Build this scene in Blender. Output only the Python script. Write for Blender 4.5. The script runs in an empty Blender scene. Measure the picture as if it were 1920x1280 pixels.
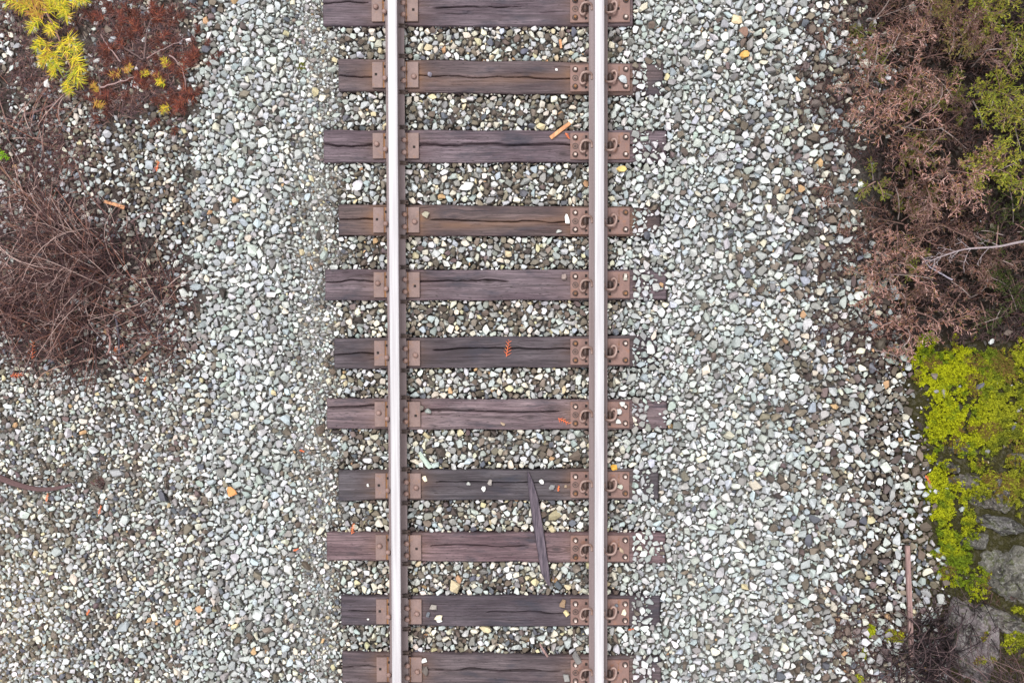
import bpy, bmesh, math
import numpy as np
from mathutils import Vector, Matrix

# ------------------------------------------------------------------ camera, light, exposure
scene = bpy.context.scene
RW, RH = 1920, 1280
FPX = 2100.0
CAM = np.array([0.2563, 0.0, 8.4192])
ANG = (-0.038575, 0.01736, -0.0027075)

def rotm(a, b, c):
    return np.array((Matrix.Rotation(c, 3, 'Z') @ Matrix.Rotation(b, 3, 'Y') @ Matrix.Rotation(a, 3, 'X')))
RM = rotm(*ANG)
cam = bpy.data.objects.new('camera', bpy.data.cameras.new('camera'))
scene.collection.objects.link(cam)
m4 = Matrix([list(RM[i]) + [CAM[i]] for i in range(3)] + [[0, 0, 0, 1]])
cam.matrix_world = m4
cam.data.sensor_width = 36
cam.data.lens = FPX / RW * 36
cam.data.clip_end = 500
scene.camera = cam

SUN_EL, SUN_AZ = math.radians(66), math.radians(200)
w = bpy.data.worlds.new("World"); scene.world = w; w.use_nodes = True
wn = w.node_tree
sky = wn.nodes.new('ShaderNodeTexSky'); sky.sky_type = 'NISHITA'; sky.sun_disc = False
sky.sun_elevation = SUN_EL; sky.sun_rotation = math.radians(160)
sky.dust_density = 4.0; sky.air_density = 1.0; sky.ozone_density = 1.0
bg = wn.nodes['Background']; bg.inputs['Strength'].default_value = 0.10
hs = wn.nodes.new('ShaderNodeHueSaturation'); hs.inputs['Saturation'].default_value = 0.30
wn.links.new(sky.outputs[0], hs.inputs['Color']); wn.links.new(hs.outputs[0], bg.inputs['Color'])
sun = bpy.data.objects.new('sun', bpy.data.lights.new('sun', 'SUN'))
sun.data.energy = 2.5; sun.data.angle = math.radians(22); sun.data.color = (1.0, 0.985, 0.97)
sun.rotation_euler = (math.radians(24), 0, math.radians(20))
sun.rotation_euler = Vector((-0.30, 0.50, 1.0)).to_track_quat('Z', 'Y').to_euler()
scene.collection.objects.link(sun)
scene.view_settings.view_transform = 'Standard'; scene.view_settings.look = 'None'
scene.view_settings.exposure = 0.76; scene.view_settings.gamma = 1.0
scene.cycles.max_bounces = 5

# ------------------------------------------------------------------ helpers
RNG = np.random.default_rng(7)

def plan(x, y, z=0.0):
    """world -> photo map coordinates"""
    d = (np.stack([x - CAM[0], y - CAM[1], z - CAM[2] + 0 * x], -1)) @ RM
    return RW / 2 + FPX * d[..., 0] / -d[..., 2], RH / 2 - FPX * d[..., 1] / -d[..., 2]

def P(px, py, z=0.0):
    d = RM @ np.array([(px - RW / 2) / FPX, -(py - RH / 2) / FPX, -1.0])
    t = (z - CAM[2]) / d[2]
    return CAM + d * t

def hash2(i, j, s=0):
    v = np.sin(i * 127.1 + j * 311.7 + s * 74.7) * 43758.5453
    return v - np.floor(v)

def vnoise(x, y, s=0):
    i = np.floor(x); j = np.floor(y); fx = x - i; fy = y - j
    fx = fx * fx * (3 - 2 * fx); fy = fy * fy * (3 - 2 * fy)
    a = hash2(i, j, s); b = hash2(i + 1, j, s); c = hash2(i, j + 1, s); d = hash2(i + 1, j + 1, s)
    return a + (b - a) * fx + (c - a) * fy + (a - b - c + d) * fx * fy

def fbm(x, y, s=0, o=4):
    r = 0; a = .5
    for k in range(o):
        r = r + a * vnoise(x * 2 ** k, y * 2 ** k, s + k * 9); a *= .5
    return r / (1 - .5 ** o)

def vn3(p, s=0):
    return (vnoise(p[..., 0] + p[..., 2] * .7, p[..., 1] - p[..., 2] * .9, s) + vnoise(p[..., 1] + 3.1 - p[..., 0] * .5, p[..., 2] + 1.7 + p[..., 0] * .4, s + 5)) * .5

def sstep(a, b, x):
    t = np.clip((x - a) / (b - a), 0, 1); return t * t * (3 - 2 * t)

def height(x, y):
    """real ground level round the track"""
    u, v = plan(x, y)
    h = np.full(np.shape(x), -0.047)
    h = h - 0.02 * sstep(640, 540, u) - 0.26 * sstep(520, 200, u) - .05 * sstep(200, -100, u)
    h = h + 0.055 * sstep(1160, 1235, u) - 0.36 * sstep(1330, 1690, u)
    h = h + 0.30 * sstep(1740, 1900, u) * sstep(600, 760, v)
    h = h - 0.22 * sstep(1660, 1780, u) * sstep(640, 520, v)
    h = h + (fbm(x * 2.2, y * 2.2, 3) - .5) * .05 * (sstep(600, 450, u) + sstep(1300, 1450, u))
    return h

def G(px, py, dz=0.0):
    z = 0.0
    for _ in range(4):
        p = P(px, py, z); z = float(height(np.array(p[0]), np.array(p[1]))) + dz
    return P(px, py, z)

def link(o, parent=None):
    scene.collection.objects.link(o)
    if parent: o.parent = parent
    return o

def tag(o, label=None, cat=None, group=None, kind=None):
    if label: o['label'] = label
    if cat: o['category'] = cat
    if group: o['group'] = group
    if kind: o['kind'] = kind
    return o

def empty(name, loc, label, cat, group=None, rz=0):
    o = bpy.data.objects.new(name, None); o.empty_display_size = .05
    o.location = [float(c) for c in loc]; o.rotation_euler = (0, 0, rz); link(o)
    return tag(o, label, cat, group)

def mesh_np(name, V, F, mat, parent=None, col=None, smooth=False, attrs=None):
    """V (n,3), F (m,k) with equal k"""
    V = np.ascontiguousarray(V, dtype=np.float32); F = np.ascontiguousarray(F, dtype=np.int32)
    me = bpy.data.meshes.new(name)
    me.vertices.add(len(V)); me.vertices.foreach_set('co', V.ravel())
    k = F.shape[1]
    me.loops.add(F.size); me.loops.foreach_set('vertex_index', F.ravel())
    me.polygons.add(len(F)); me.polygons.foreach_set('loop_start', np.arange(0, F.size, k, dtype=np.int32))
    me.polygons.foreach_set('use_smooth', np.full(len(F), smooth, dtype=bool))
    if col is not None:
        a = me.color_attributes.new('Col', 'FLOAT_COLOR', 'POINT')
        c = np.ones((len(V), 4), np.float32); c[:, :3] = col
        a.data.foreach_set('color', c.ravel())
    if attrs:
        for nm, arr in attrs.items():
            if arr.ndim == 2:
                a = me.attributes.new(nm, 'FLOAT_VECTOR', 'POINT'); a.data.foreach_set('vector', arr.astype(np.float32).ravel())
            else:
                a = me.attributes.new(nm, 'FLOAT', 'POINT'); a.data.foreach_set('value', arr.astype(np.float32).ravel())
    me.update(calc_edges=True); me.validate()
    for mm in (mat if isinstance(mat, list) else [mat]): me.materials.append(mm)
    return link(bpy.data.objects.new(name, me), parent)

class MB:
    """collects simple solids into one bmesh"""
    def __init__(s): s.bm = bmesh.new()
    def box(s, x0, x1, y0, y1, z0, z1, bev=0.0, rz=0, top=1.0):
        r = bmesh.ops.create_cube(s.bm, size=1)
        c = Vector(((x0 + x1) / 2, (y0 + y1) / 2, (z0 + z1) / 2))
        rot = Matrix.Rotation(rz, 3, 'Z')
        for v in r['verts']:
            k = top if v.co.z > 0 else 1.0
            q = rot @ Vector((v.co.x * (x1 - x0) * k, v.co.y * (y1 - y0) * k, v.co.z * (z1 - z0)))
            v.co = q + c
        if bev:
            ed = {e for v in r['verts'] for e in v.link_edges}
            bmesh.ops.bevel(s.bm, geom=list(ed), offset=bev, segments=2, affect='EDGES')
    def lathe(s, cx, cy, prof, n=14, sx=1, sy=1):
        rings = []
        for r, z in prof:
            rings.append([s.bm.verts.new((cx + sx * r * math.cos(2 * math.pi * i / n), cy + sy * r * math.sin(2 * math.pi * i / n), z)) for i in range(n)])
        for a, b in zip(rings, rings[1:]):
            for i in range(n):
                s.bm.faces.new((a[i], a[(i + 1) % n], b[(i + 1) % n], b[i]))
        s.bm.faces.new(rings[-1]); s.bm.faces.new(rings[0][::-1])
    def tube(s, pts, r, n=8):
        pts = [Vector(p) for p in pts]; rings = []
        for i, p in enumerate(pts):
            t = (pts[min(i + 1, len(pts) - 1)] - pts[max(i - 1, 0)]).normalized()
            a = Vector((0, 0, 1)) if abs(t.z) < .9 else Vector((1, 0, 0))
            e1 = t.cross(a).normalized(); e2 = t.cross(e1).normalized()
            rings.append([s.bm.verts.new(p + (e1 * math.cos(2 * math.pi * k / n) + e2 * math.sin(2 * math.pi * k / n)) * r) for k in range(n)])
        for a, b in zip(rings, rings[1:]):
            for i in range(n): s.bm.faces.new((a[i], a[(i + 1) % n], b[(i + 1) % n], b[i]))
        s.bm.faces.new(rings[-1]); s.bm.faces.new(rings[0][::-1])
    def build(s, name, mat, parent=None, smooth=False):
        bmesh.ops.recalc_face_normals(s.bm, faces=s.bm.faces)
        me = bpy.data.meshes.new(name); s.bm.to_mesh(me); s.bm.free()
        if smooth: me.polygons.foreach_set('use_smooth', [True] * len(me.polygons))
        me.materials.append(mat)
        return link(bpy.data.objects.new(name, me), parent)

def tubes(Pt, Rd, sides=3):
    """Pt (N,K,3), Rd (N,K) -> V,F quads"""
    N, K, _ = Pt.shape
    T = np.gradient(Pt, axis=1); T /= np.linalg.norm(T, axis=-1, keepdims=True) + 1e-9
    A = np.zeros_like(T); A[..., 2] = 1; A[np.abs(T[..., 2]) > .9] = (1, 0, 0)
    e1 = np.cross(T, A); e1 /= np.linalg.norm(e1, axis=-1, keepdims=True) + 1e-9
    e2 = np.cross(T, e1)
    an = np.arange(sides) * 2 * np.pi / sides
    V = Pt[:, :, None] + Rd[:, :, None, None] * (e1[:, :, None] * np.cos(an)[:, None] + e2[:, :, None] * np.sin(an)[:, None])
    i = np.arange(sides); j = (i + 1) % sides
    base = (np.arange(N)[:, None, None] * K + np.arange(K - 1)[None, :, None]) * sides
    F = np.stack([base + i, base + j, base + sides + j, base + sides + i], -1).reshape(-1, 4)
    return V.reshape(-1, 3), F

def slivers(B, D, L, W):
    """thin pointed prisms (N) -> V,F tris"""
    D = D / (np.linalg.norm(D, axis=1, keepdims=True) + 1e-9)
    A = np.where(np.abs(D[:, 2:3]) > .9, np.array([[1., 0, 0]]), np.array([[0, 0, 1.]]))
    e1 = np.cross(D, A); e1 /= np.linalg.norm(e1, axis=1, keepdims=True); e2 = np.cross(D, e1)
    W = W[:, None]; L = L[:, None]
    v0 = B + e1 * W * .5; v1 = B - e1 * W * .5; v2 = B + D * L * .35 + e2 * W * .35; v3 = B + D * L
    m = B + D * L * .5
    V = np.stack([v0, v1, m + e1 * W * .5, m - e1 * W * .5, v2 - e2 * W * .7, v3], 1)
    n = len(B); b = np.arange(n)[:, None] * 6
    F = np.concatenate([b + np.array(f) for f in ([0, 1, 3], [0, 3, 2], [2, 3, 5], [0, 4, 1], [0, 2, 4], [1, 4, 3], [2, 5, 4], [3, 4, 5])], 0)
    return V.reshape(-1, 3), F

def grow(Pt, n, lr, ang, curl=.15, K=5, t0=.1, up=.1, flat=.35):
    """children of each path: (N,K,3)->(N*n,K,3)"""
    N, K0, _ = Pt.shape
    L = np.linalg.norm(np.diff(Pt, axis=1), axis=-1).sum(1)
    t = t0 + (1 - t0) * (np.arange(n)[None] + RNG.random((N, n))) / n
    f = t * (K0 - 1); i = np.minimum(f.astype(int), K0 - 2); fr = (f - i)[..., None]
    idx = np.arange(N)[:, None]
    S = Pt[idx, i] * (1 - fr) + Pt[idx, i + 1] * fr
    T = Pt[idx, i + 1] - Pt[idx, i]; T /= np.linalg.norm(T, axis=-1, keepdims=True) + 1e-9
    side = np.where((np.arange(n)[None] + RNG.integers(0, 2, (N, 1))) % 2 == 0, 1., -1.)
    Zv = np.array([0, 0, 1.]) + RNG.normal(0, flat, (N, n, 3))
    Sd = np.cross(T, Zv); Sd /= np.linalg.norm(Sd, axis=-1, keepdims=True) + 1e-9
    a = ang * (1 + RNG.normal(0, .25, (N, n)))
    D = T * np.cos(a)[..., None] + Sd * (side * np.sin(a))[..., None]
    D[..., 2] += up * RNG.random((N, n))
    ln = (L[:, None] * lr * (1.1 - .6 * t) * RNG.uniform(.6, 1.25, (N, n)))
    return walk(S.reshape(-1, 3), D.reshape(-1, 3), ln.ravel(), K, curl)

def walk(S, D, L, K=5, curl=.15, grav=0.0):
    N = len(S); D = D / (np.linalg.norm(D, axis=1, keepdims=True) + 1e-9)
    out = [S]; p = S; bend = RNG.normal(0, curl, (N, 3))
    for k in range(K - 1):
        D = D + bend + RNG.normal(0, curl * .5, (N, 3)); D[:, 2] -= grav
        D = D / np.linalg.norm(D, axis=1, keepdims=True)
        p = p + D * (L / (K - 1))[:, None]; out.append(p)
    return np.stack(out, 1)

# ------------------------------------------------------------------ materials
def mat(name, rough=.8, metal=0.0):
    m = bpy.data.materials.new(name); m.use_nodes = True
    b = m.node_tree.nodes['Principled BSDF']; b.inputs['Roughness'].default_value = rough; b.inputs['Metallic'].default_value = metal
    return m, m.node_tree.nodes, m.node_tree.links, b

def node(N, t, **k):
    n = N.new(t)
    for a, v in k.items():
        if a in n.inputs and not hasattr(n, a): n.inputs[a].default_value = v
        else: setattr(n, a, v)
    return n

def noise(N, L, vec, scale, detail=4, rough=.6, dist=0.0):
    n = N.new('ShaderNodeTexNoise'); n.inputs['Scale'].default_value = scale; n.inputs['Detail'].default_value = detail
    n.inputs['Roughness'].default_value = rough; n.inputs['Distortion'].default_value = dist
    if vec is not None: L.new(vec, n.inputs['Vector'])
    return n.outputs['Fac']

def ramp(N, L, fac, stops):
    r = N.new('ShaderNodeValToRGB'); e = r.color_ramp.elements
    while len(e) < len(stops): e.new(.5)
    for el, (p, c) in zip(e, stops):
        el.position = p; el.color = (c, c, c, 1) if isinstance(c, (int, float)) else (*c, 1)
    L.new(fac, r.inputs[0]); return r.outputs[0]

def mix(N, L, fac, a, b, mode='MIX'):
    m = N.new('ShaderNodeMix'); m.data_type = 'RGBA'; m.blend_type = mode
    for q, (sock, v) in enumerate(((m.inputs[0], fac), (m.inputs[6], a), (m.inputs[7], b))):
        if isinstance(v, (int, float)): sock.default_value = v if q == 0 else (v, v, v, 1)
        elif isinstance(v, tuple): sock.default_value = (*v, 1)
        else: L.new(v, sock)
    return m.outputs[2]

def bump(N, L, b, h, st=.4, d=.01):
    n = N.new('ShaderNodeBump'); n.inputs['Strength'].default_value = st; n.inputs['Distance'].default_value = d
    L.new(h, n.inputs['Height']); L.new(n.outputs[0], b.inputs['Normal'])

def vcol_mat(name, sc=60, amt=.25, rough=.8, bst=.3, bd=.004, spec=.3, trans=0):
    m, N, L, b = mat(name, rough)
    b.inputs['Specular IOR Level'].default_value = spec
    a = N.new('ShaderNodeVertexColor'); a.layer_name = 'Col'
    g = N.new('ShaderNodeNewGeometry').outputs['Position']
    n1 = noise(N, L, g, sc, 5, .65)
    r = ramp(N, L, n1, [(.3, 1 - amt), (.7, 1 + amt)])
    L.new(mix(N, L, 1.0, a.outputs[0], r, 'MULTIPLY'), b.inputs['Base Color'])
    bump(N, L, b, n1, bst, bd)
    if trans:
        b.inputs['Subsurface Weight'].default_value = 0
    return m
M_stone = vcol_mat('crushed_stone', 90, .22, .75, .5, .004)
M_twig = vcol_mat('dry_twig', 80, .25, .75, .2, .001, .25)
M_leaf = vcol_mat('needle_leaf', 50, .18, .6, .1, .001, .25)
M_moss = vcol_mat('moss', 70, .3, .95, .3, .004, .05)

def rock_mat():
    m, N, L, b = mat('lichen_rock', .85)
    b.inputs['Specular IOR Level'].default_value = .25
    g = N.new('ShaderNodeNewGeometry').outputs['Position']
    n1 = noise(N, L, g, 7, 8, .65, .5); n2 = noise(N, L, g, 45, 5, .7); n3 = noise(N, L, g, 14, 6, .6, 1.2)
    inf = N.new('ShaderNodeObjectInfo')
    n4 = noise(N, L, g, 28, 8, .8, 2.0); n5 = noise(N, L, g, 6, 5, .7, 2.5)
    hf = mix(N, L, 1.0, inf.outputs['Color'], (.9, .88, .88), 'MULTIPLY')
    c = mix(N, L, ramp(N, L, n1, [(.38, 0), (.60, 1)]), (.045, .04, .037), hf)
    c = mix(N, L, ramp(N, L, n3, [(.54, 0), (.62, .7)]), c, (.10, .115, .035))
    c = mix(N, L, ramp(N, L, n4, [(.54, 0), (.61, .85)]), c, (.03, .027, .025))
    c = mix(N, L, ramp(N, L, n2, [(.55, 0), (.61, .9)]), c, (.34, .33, .30))
    c = mix(N, L, ramp(N, L, n5, [(.60, 0), (.68, .8)]), c, (.40, .39, .37))
    L.new(c, b.inputs['Base Color']); bump(N, L, b, n4, 1.0, .03)
    return m
M_rock = rock_mat()

def ground_mat():
    m, N, L, b = mat('dirt_and_fines', .95)
    b.inputs['Specular IOR Level'].default_value = .1
    g = N.new('ShaderNodeNewGeometry').outputs['Position']
    n1 = noise(N, L, g, 1.4, 6, .6); n2 = noise(N, L, g, 120, 4, .7); n3 = noise(N, L, g, 30, 3, .6)
    a = N.new('ShaderNodeVertexColor'); a.layer_name = 'Col'
    c = mix(N, L, 1.0, a.outputs[0], ramp(N, L, n2, [(.35, .45), (.65, 1.5)]), 'MULTIPLY')
    c = mix(N, L, ramp(N, L, n3, [(.5, 0), (.62, .15)]), c, (.22, .20, .18))
    L.new(c, b.inputs['Base Color']); bump(N, L, b, n2, .8, .01)
    return m
M_ground = ground_mat()

def wood_mat():
    m, N, L, b = mat('weathered_tie_timber', .72)
    b.inputs['Specular IOR Level'].default_value = .35
    a = N.new('ShaderNodeAttribute'); a.attribute_name = 'gr'
    st = N.new('ShaderNodeAttribute'); st.attribute_name = 'stain'
    kn = N.new('ShaderNodeAttribute'); kn.attribute_name = 'knot'
    inf = N.new('ShaderNodeObjectInfo')
    def sc(x, y):
        v = N.new('ShaderNodeVectorMath'); v.operation = 'MULTIPLY'; L.new(a.outputs['Vector'], v.inputs[0]); v.inputs[1].default_value = (x, y, 1); return v.outputs[0]
    big = noise(N, L, sc(1.6, 7), 1, 4, .6, .3)
    gr = noise(N, L, sc(2.2, 85), 1, 5, .7)
    fin = noise(N, L, sc(7, 240), 1, 3, .7)
    dash = noise(N, L, sc(26, 150), 1, 1, .5)
    blot = noise(N, L, sc(3, 9), 1.3, 5, .6)
    c = mix(N, L, ramp(N, L, big, [(.38, 0), (.62, 1)]), mix(N, L, 1.0, inf.outputs['Color'], (.74, .66, .74), 'MULTIPLY'), mix(N, L, 1.0, inf.outputs['Color'], (1.3, 1.28, 1.34), 'MULTIPLY'))
    c = mix(N, L, 1.0, c, ramp(N, L, gr, [(.3, .32), (.48, .88), (.68, 1.55)]), 'MULTIPLY')
    c = mix(N, L, 1.0, c, ramp(N, L, fin, [(.3, .6), (.7, 1.4)]), 'MULTIPLY')
    c = mix(N, L, ramp(N, L, blot, [(.52, 0), (.70, .8)]), c, (.026, .026, .038))
    c = mix(N, L, ramp(N, L, dash, [(.66, 0), (.71, .9)]), c, (.025, .018, .018))
    sm = N.new('ShaderNodeMath'); sm.operation = 'MULTIPLY'; L.new(st.outputs['Fac'], sm.inputs[0]); L.new(ramp(N, L, blot, [(.35, .25), (.65, 1)]), sm.inputs[1])
    c = mix(N, L, sm.outputs[0], c, (.20, .10, .05))
    c = mix(N, L, kn.outputs['Fac'], c, (.045, .032, .035))
    L.new(c, b.inputs['Base Color'])
    bump(N, L, b, gr, .5, .006)
    return m
M_wood = wood_mat()

def metal_mat(name, base, dark, rust, rough=.6, sc=30):
    m, N, L, b = mat(name, rough)
    b.inputs['Specular IOR Level'].default_value = .45
    g = N.new('ShaderNodeNewGeometry').outputs['Position']
    n1 = noise(N, L, g, 9, 5, .6); n2 = noise(N, L, g, sc * 3, 4, .7); n3 = noise(N, L, g, 22, 4, .6)
    c = mix(N, L, ramp(N, L, n1, [(.35, 0), (.65, 1)]), dark, base)
    c = mix(N, L, ramp(N, L, n3, [(.56, 0), (.72, .7)]), c, rust)
    c = mix(N, L, 1.0, c, ramp(N, L, n2, [(.3, .85), (.7, 1.13)]), 'MULTIPLY')
    L.new(c, b.inputs['Base Color']); bump(N, L, b, n2, .35, .002)
    return m
M_plate = metal_mat('painted_rust_plate', (.205, .135, .12), (.155, .10, .09), (.22, .115, .065))
M_plate2 = metal_mat('red_rust_plate', (.20, .115, .096), (.145, .08, .068), (.23, .10, .055))
M_rust = metal_mat('orange_rust', (.25, .12, .05), (.13, .06, .03), (.34, .15, .05), .85)
M_dark = metal_mat('dark_steel', (.075, .045, .035), (.035, .022, .02), (.14, .07, .04), .6)
M_hole = metal_mat('shaded_hole', (.02, .013, .011), (.01, .008, .008), (.04, .02, .015), .9)  # near-black colour stands in for the shade inside the plate holes
M_clip = metal_mat('clip_steel', (.32, .22, .19), (.22, .14, .12), (.28, .14, .09), .45)
M_spike = metal_mat('spike_head', (.27, .175, .155), (.20, .12, .10), (.28, .14, .08), .55)
M_screw = metal_mat('worn_screw_head', (.62, .52, .48), (.48, .36, .31), (.40, .21, .13), .5)

def rail_body_mat():
    m, N, L, b = mat('mill_rust_rail', .6)
    g = N.new('ShaderNodeNewGeometry').outputs['Position']
    v = N.new('ShaderNodeVectorMath'); v.operation = 'MULTIPLY'; L.new(g, v.inputs[0]); v.inputs[1].default_value = (40, .6, 8)
    n1 = noise(N, L, v.outputs[0], 1, 4, .6); n2 = noise(N, L, g, 60, 4, .7)
    c = mix(N, L, ramp(N, L, n1, [(.35, 0), (.65, 1)]), (.16, .115, .112), (.21, .16, .162))
    c = mix(N, L, 1.0, c, ramp(N, L, n2, [(.3, .9), (.7, 1.08)]), 'MULTIPLY')
    L.new(c, b.inputs['Base Color']); bump(N, L, b, n2, .25, .001)
    return m
def rail_head_mat():
    m, N, L, b = mat('polished_running_surface', .42)
    b.inputs['Specular IOR Level'].default_value = .8
    g = N.new('ShaderNodeNewGeometry').outputs['Position']
    v = N.new('ShaderNodeVectorMath'); v.operation = 'MULTIPLY'; L.new(g, v.inputs[0]); v.inputs[1].default_value = (55, 1.2, 1)
    n1 = noise(N, L, v.outputs[0], 1, 3, .5); n2 = noise(N, L, g, 130, 2, .5)
    c = mix(N, L, ramp(N, L, n1, [(.35, 0), (.65, 1)]), (.33, .305, .32), (.44, .43, .44))  # pale base colour paints in the bright sheen of the polished steel
    c = mix(N, L, ramp(N, L, n2, [(.64, 0), (.70, .55)]), c, (.45, .36, .36))
    L.new(c, b.inputs['Base Color']); bump(N, L, b, n2, .1, .0005)
    return m
M_rail = rail_body_mat(); M_head = rail_head_mat()

def plain(name, c1, c2, sc=40, rough=.8, st=(1, 1, 1)):
    m, N, L, b = mat(name, rough); b.inputs['Specular IOR Level'].default_value = .3
    co = N.new('ShaderNodeTexCoord').outputs['Object']
    v = N.new('ShaderNodeVectorMath'); v.operation = 'MULTIPLY'; L.new(co, v.inputs[0]); v.inputs[1].default_value = st
    n = noise(N, L, v.outputs[0], sc, 5, .65)
    L.new(mix(N, L, ramp(N, L, n, [(.35, 0), (.65, 1)]), c1, c2), b.inputs['Base Color']); bump(N, L, b, n, .5, .004)
    return m
M_darkwood = plain('dark_splinter_wood', (.035, .028, .04), (.13, .10, .12), 8, .7, (9, 1, 6))
M_palewood = plain('pale_pink_wood', (.17, .105, .10), (.34, .22, .20), 8, .7, (12, 1, 8))
M_tanwood = plain('tan_stick_wood', (.40, .17, .08), (.62, .33, .17), 8, .7, (6, 1, 6))
M_bark = plain('bark', (.05, .028, .022), (.16, .085, .06), 30, .9, (1, 1, 1))

# ------------------------------------------------------------------ stones
def stone_shapes(n, npts, seed):
    r = np.random.default_rng(seed); out = []
    while len(out) < n:
        p = r.uniform(-1, 1, (npts, 3)); p /= (np.abs(p) ** 3.2).sum(1, keepdims=True) ** (1 / 3.2)
        ax = r.normal(size=3); ax /= np.linalg.norm(ax); p *= r.uniform(.78, 1.06, (npts, 1)); p -= ax * np.clip(p @ ax - r.uniform(.45, .8), 0, None)[:, None] * 1.0
        p -= p.mean(0) * .7; p *= 1.08 / np.sqrt((p[:, 0] ** 2 + p[:, 1] ** 2)).max() ** .6; p[:, 2] *= .85
        bm = bmesh.new()
        for q in p: bm.verts.new(q)
        res = bmesh.ops.convex_hull(bm, input=bm.verts)
        for v in [v for v in bm.verts if not v.link_faces]: bm.verts.remove(v)
        bmesh.ops.triangulate(bm, faces=bm.faces); bmesh.ops.recalc_face_normals(bm, faces=bm.faces)
        bm.verts.index_update()
        V = np.array([v.co[:] for v in bm.verts]); F = np.array([[v.index for v in f.verts] for f in bm.faces]); bm.free()
        out.append((V, F))
    return out
SH_S = stone_shapes(40, 10, 1); SH_L = stone_shapes(50, 14, 2)

PAL = np.array([
    (.51, .525, .51), (.68, .68, .66), (.37, .38, .37), (.38, .415, .395), (.41, .445, .47), (.63, .585, .48), (.25, .24, .225),   # 0 white-grey 1 white 2 grey 3 greenish 4 bluish 5 cream 6 mid
    (.13, .103, .082), (.115, .12, .14), (.15, .112, .108), (.46, .29, .16), (.56, .49, .31), (.20, .168, .13), (.08, .065, .058)])  # 7 taupe 8 slate 9 purple 10 orange 11 yellow 12 brown-grey 13 dark
WZ = {
    'pale': [36, 12, 24, 14, 9, 4, 7, 1.2, .6, .2, .25, .25, 1.6, .1],
    'warm': [12, 10, 9, 6, 2, 15, 11, 13, 3, 1.5, .7, 2.6, 14, 2],
    'dark': [9, 6, 7, 3, 3, 3.5, 10, 25, 6, 7, .5, .5, 17, 4],
    'mixd': [17, 14, 10, 6, 4, 11, 10, 10, 4, 5, .6, .9, 10, 1],
    'fine': [17, 14, 15, 11, 5, 8, 13, 5, 4, 1, .5, 1.4, 6, 1],
}
ZN = list(WZ); WM = np.array([np.array(WZ[k]) / sum(WZ[k]) for k in ZN])

def zone_weights(u, v, x, y):
    """mixture of the palettes over the map, wandering borders"""
    n = (fbm(x * 1.3, y * 1.3, 11) - .5); n2 = (fbm(x * 5, y * 5, 12) - .5)
    uu = u + n * 240 + n2 * 90
    W = np.zeros((len(u), 5))
    inside = sstep(700, 725, u) * sstep(1175, 1140, u)
    leftstrip = sstep(610, 650, uu) * (1 - sstep(700, 725, u))
    W[:, 1] = inside + leftstrip * .8
    W[:, 4] = sstep(520, 585, uu) * (1 - W[:, 1]).clip(0) * (u < 720)
    sh = sstep(300, 390, uu) * (u < 720) * (1 - W[:, 1] - W[:, 4]).clip(0)
    W[:, 0] = sh
    low = sstep(640, 760, v + n * 120)
    rest = (u < 720) * (1 - W.sum(1)).clip(0)
    W[:, 3] += rest * (.45 + .1 * low); W[:, 2] += rest * .55 * (1 - low); W[:, 4] += rest * .45 * low
    R = (u >= 1140) * (1 - inside)
    lim = 1480 + 50 * sstep(500, 900, v)
    dk = sstep(lim - 170, lim + 110, uu)
    W[:, 0] += R * (1 - dk); W[:, 2] += R * dk * .6; W[:, 3] += R * dk * .35; W[:, 0] += R * dk * .05
    return W / W.sum(1, keepdims=True).clip(1e-6)

def size_factor(u, v, x, y):
    n = fbm(x * 1.5, y * 1.5, 21) - .5
    s = np.ones(len(u)) * .86
    s = np.where(u < 640, 1.12 - .60 * sstep(500, 590, u + n * 90), s)
    s = np.where(u < 520, 1.2 - .44 * sstep(450, 270, u + n * 200), s)
    s = np.where((u > 690) & (u < 1160), .92 + .3 * n, s)
    s = np.where((u >= 1160), .98 + .34 * sstep(1220, 1450, u) + .3 * n, s)
    return s

TIES = [  # left x, right end x, yTL, yBL, yTR, yBR, colour, stain
    (605, 1187, -13, 47.5, -13, 48.5, (.19, .135, .155), .35),
    (634, 1244, 110, 170, 117, 176.5, (.175, .12, .12), .75),
    (606, 1250, 244, 303.5, 244.5, 304, (.215, .15, .17), .25),
    (634, 1238, 383, 441, 386.5, 443, (.175, .115, .105), .95),
    (609, 1250, 505, 562.5, 505.5, 562.5, (.20, .14, .155), .35),
    (626, 1232, 634, 691, 630.5, 688, (.125, .095, .105), .3),
    (612, 1251, 747.5, 804, 749, 805, (.27, .185, .19), .45),
    (634, 1235, 882, 938, 879.5, 936.5, (.12, .10, .11), .55),
    (612, 1248, 998.5, 1050, 999, 1054.5, (.25, .15, .155), .4),
    (639, 1238, 1117, 1172.5, 1117.5, 1174, (.13, .098, .115), .2),
    (641, 1240, 1222.5, 1281, 1230, 1288, (.165, .12, .125), .55)]
TW = []   # world corners (TL, TR, BR, BL) at tie top
for t in TIES:
    k = (t[4] - t[2]) / (1090 - 700)
    yr = lambda yl, yr_, x: yl + (yr_ - yl) * (x - 660) / 440
    TW.append([P(t[0], yr(t[2], t[4], t[0])), P(t[1], yr(t[2], t[4], t[1])), P(t[1], yr(t[3], t[5], t[1])), P(t[0], yr(t[3], t[5], t[0]))])

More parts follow.
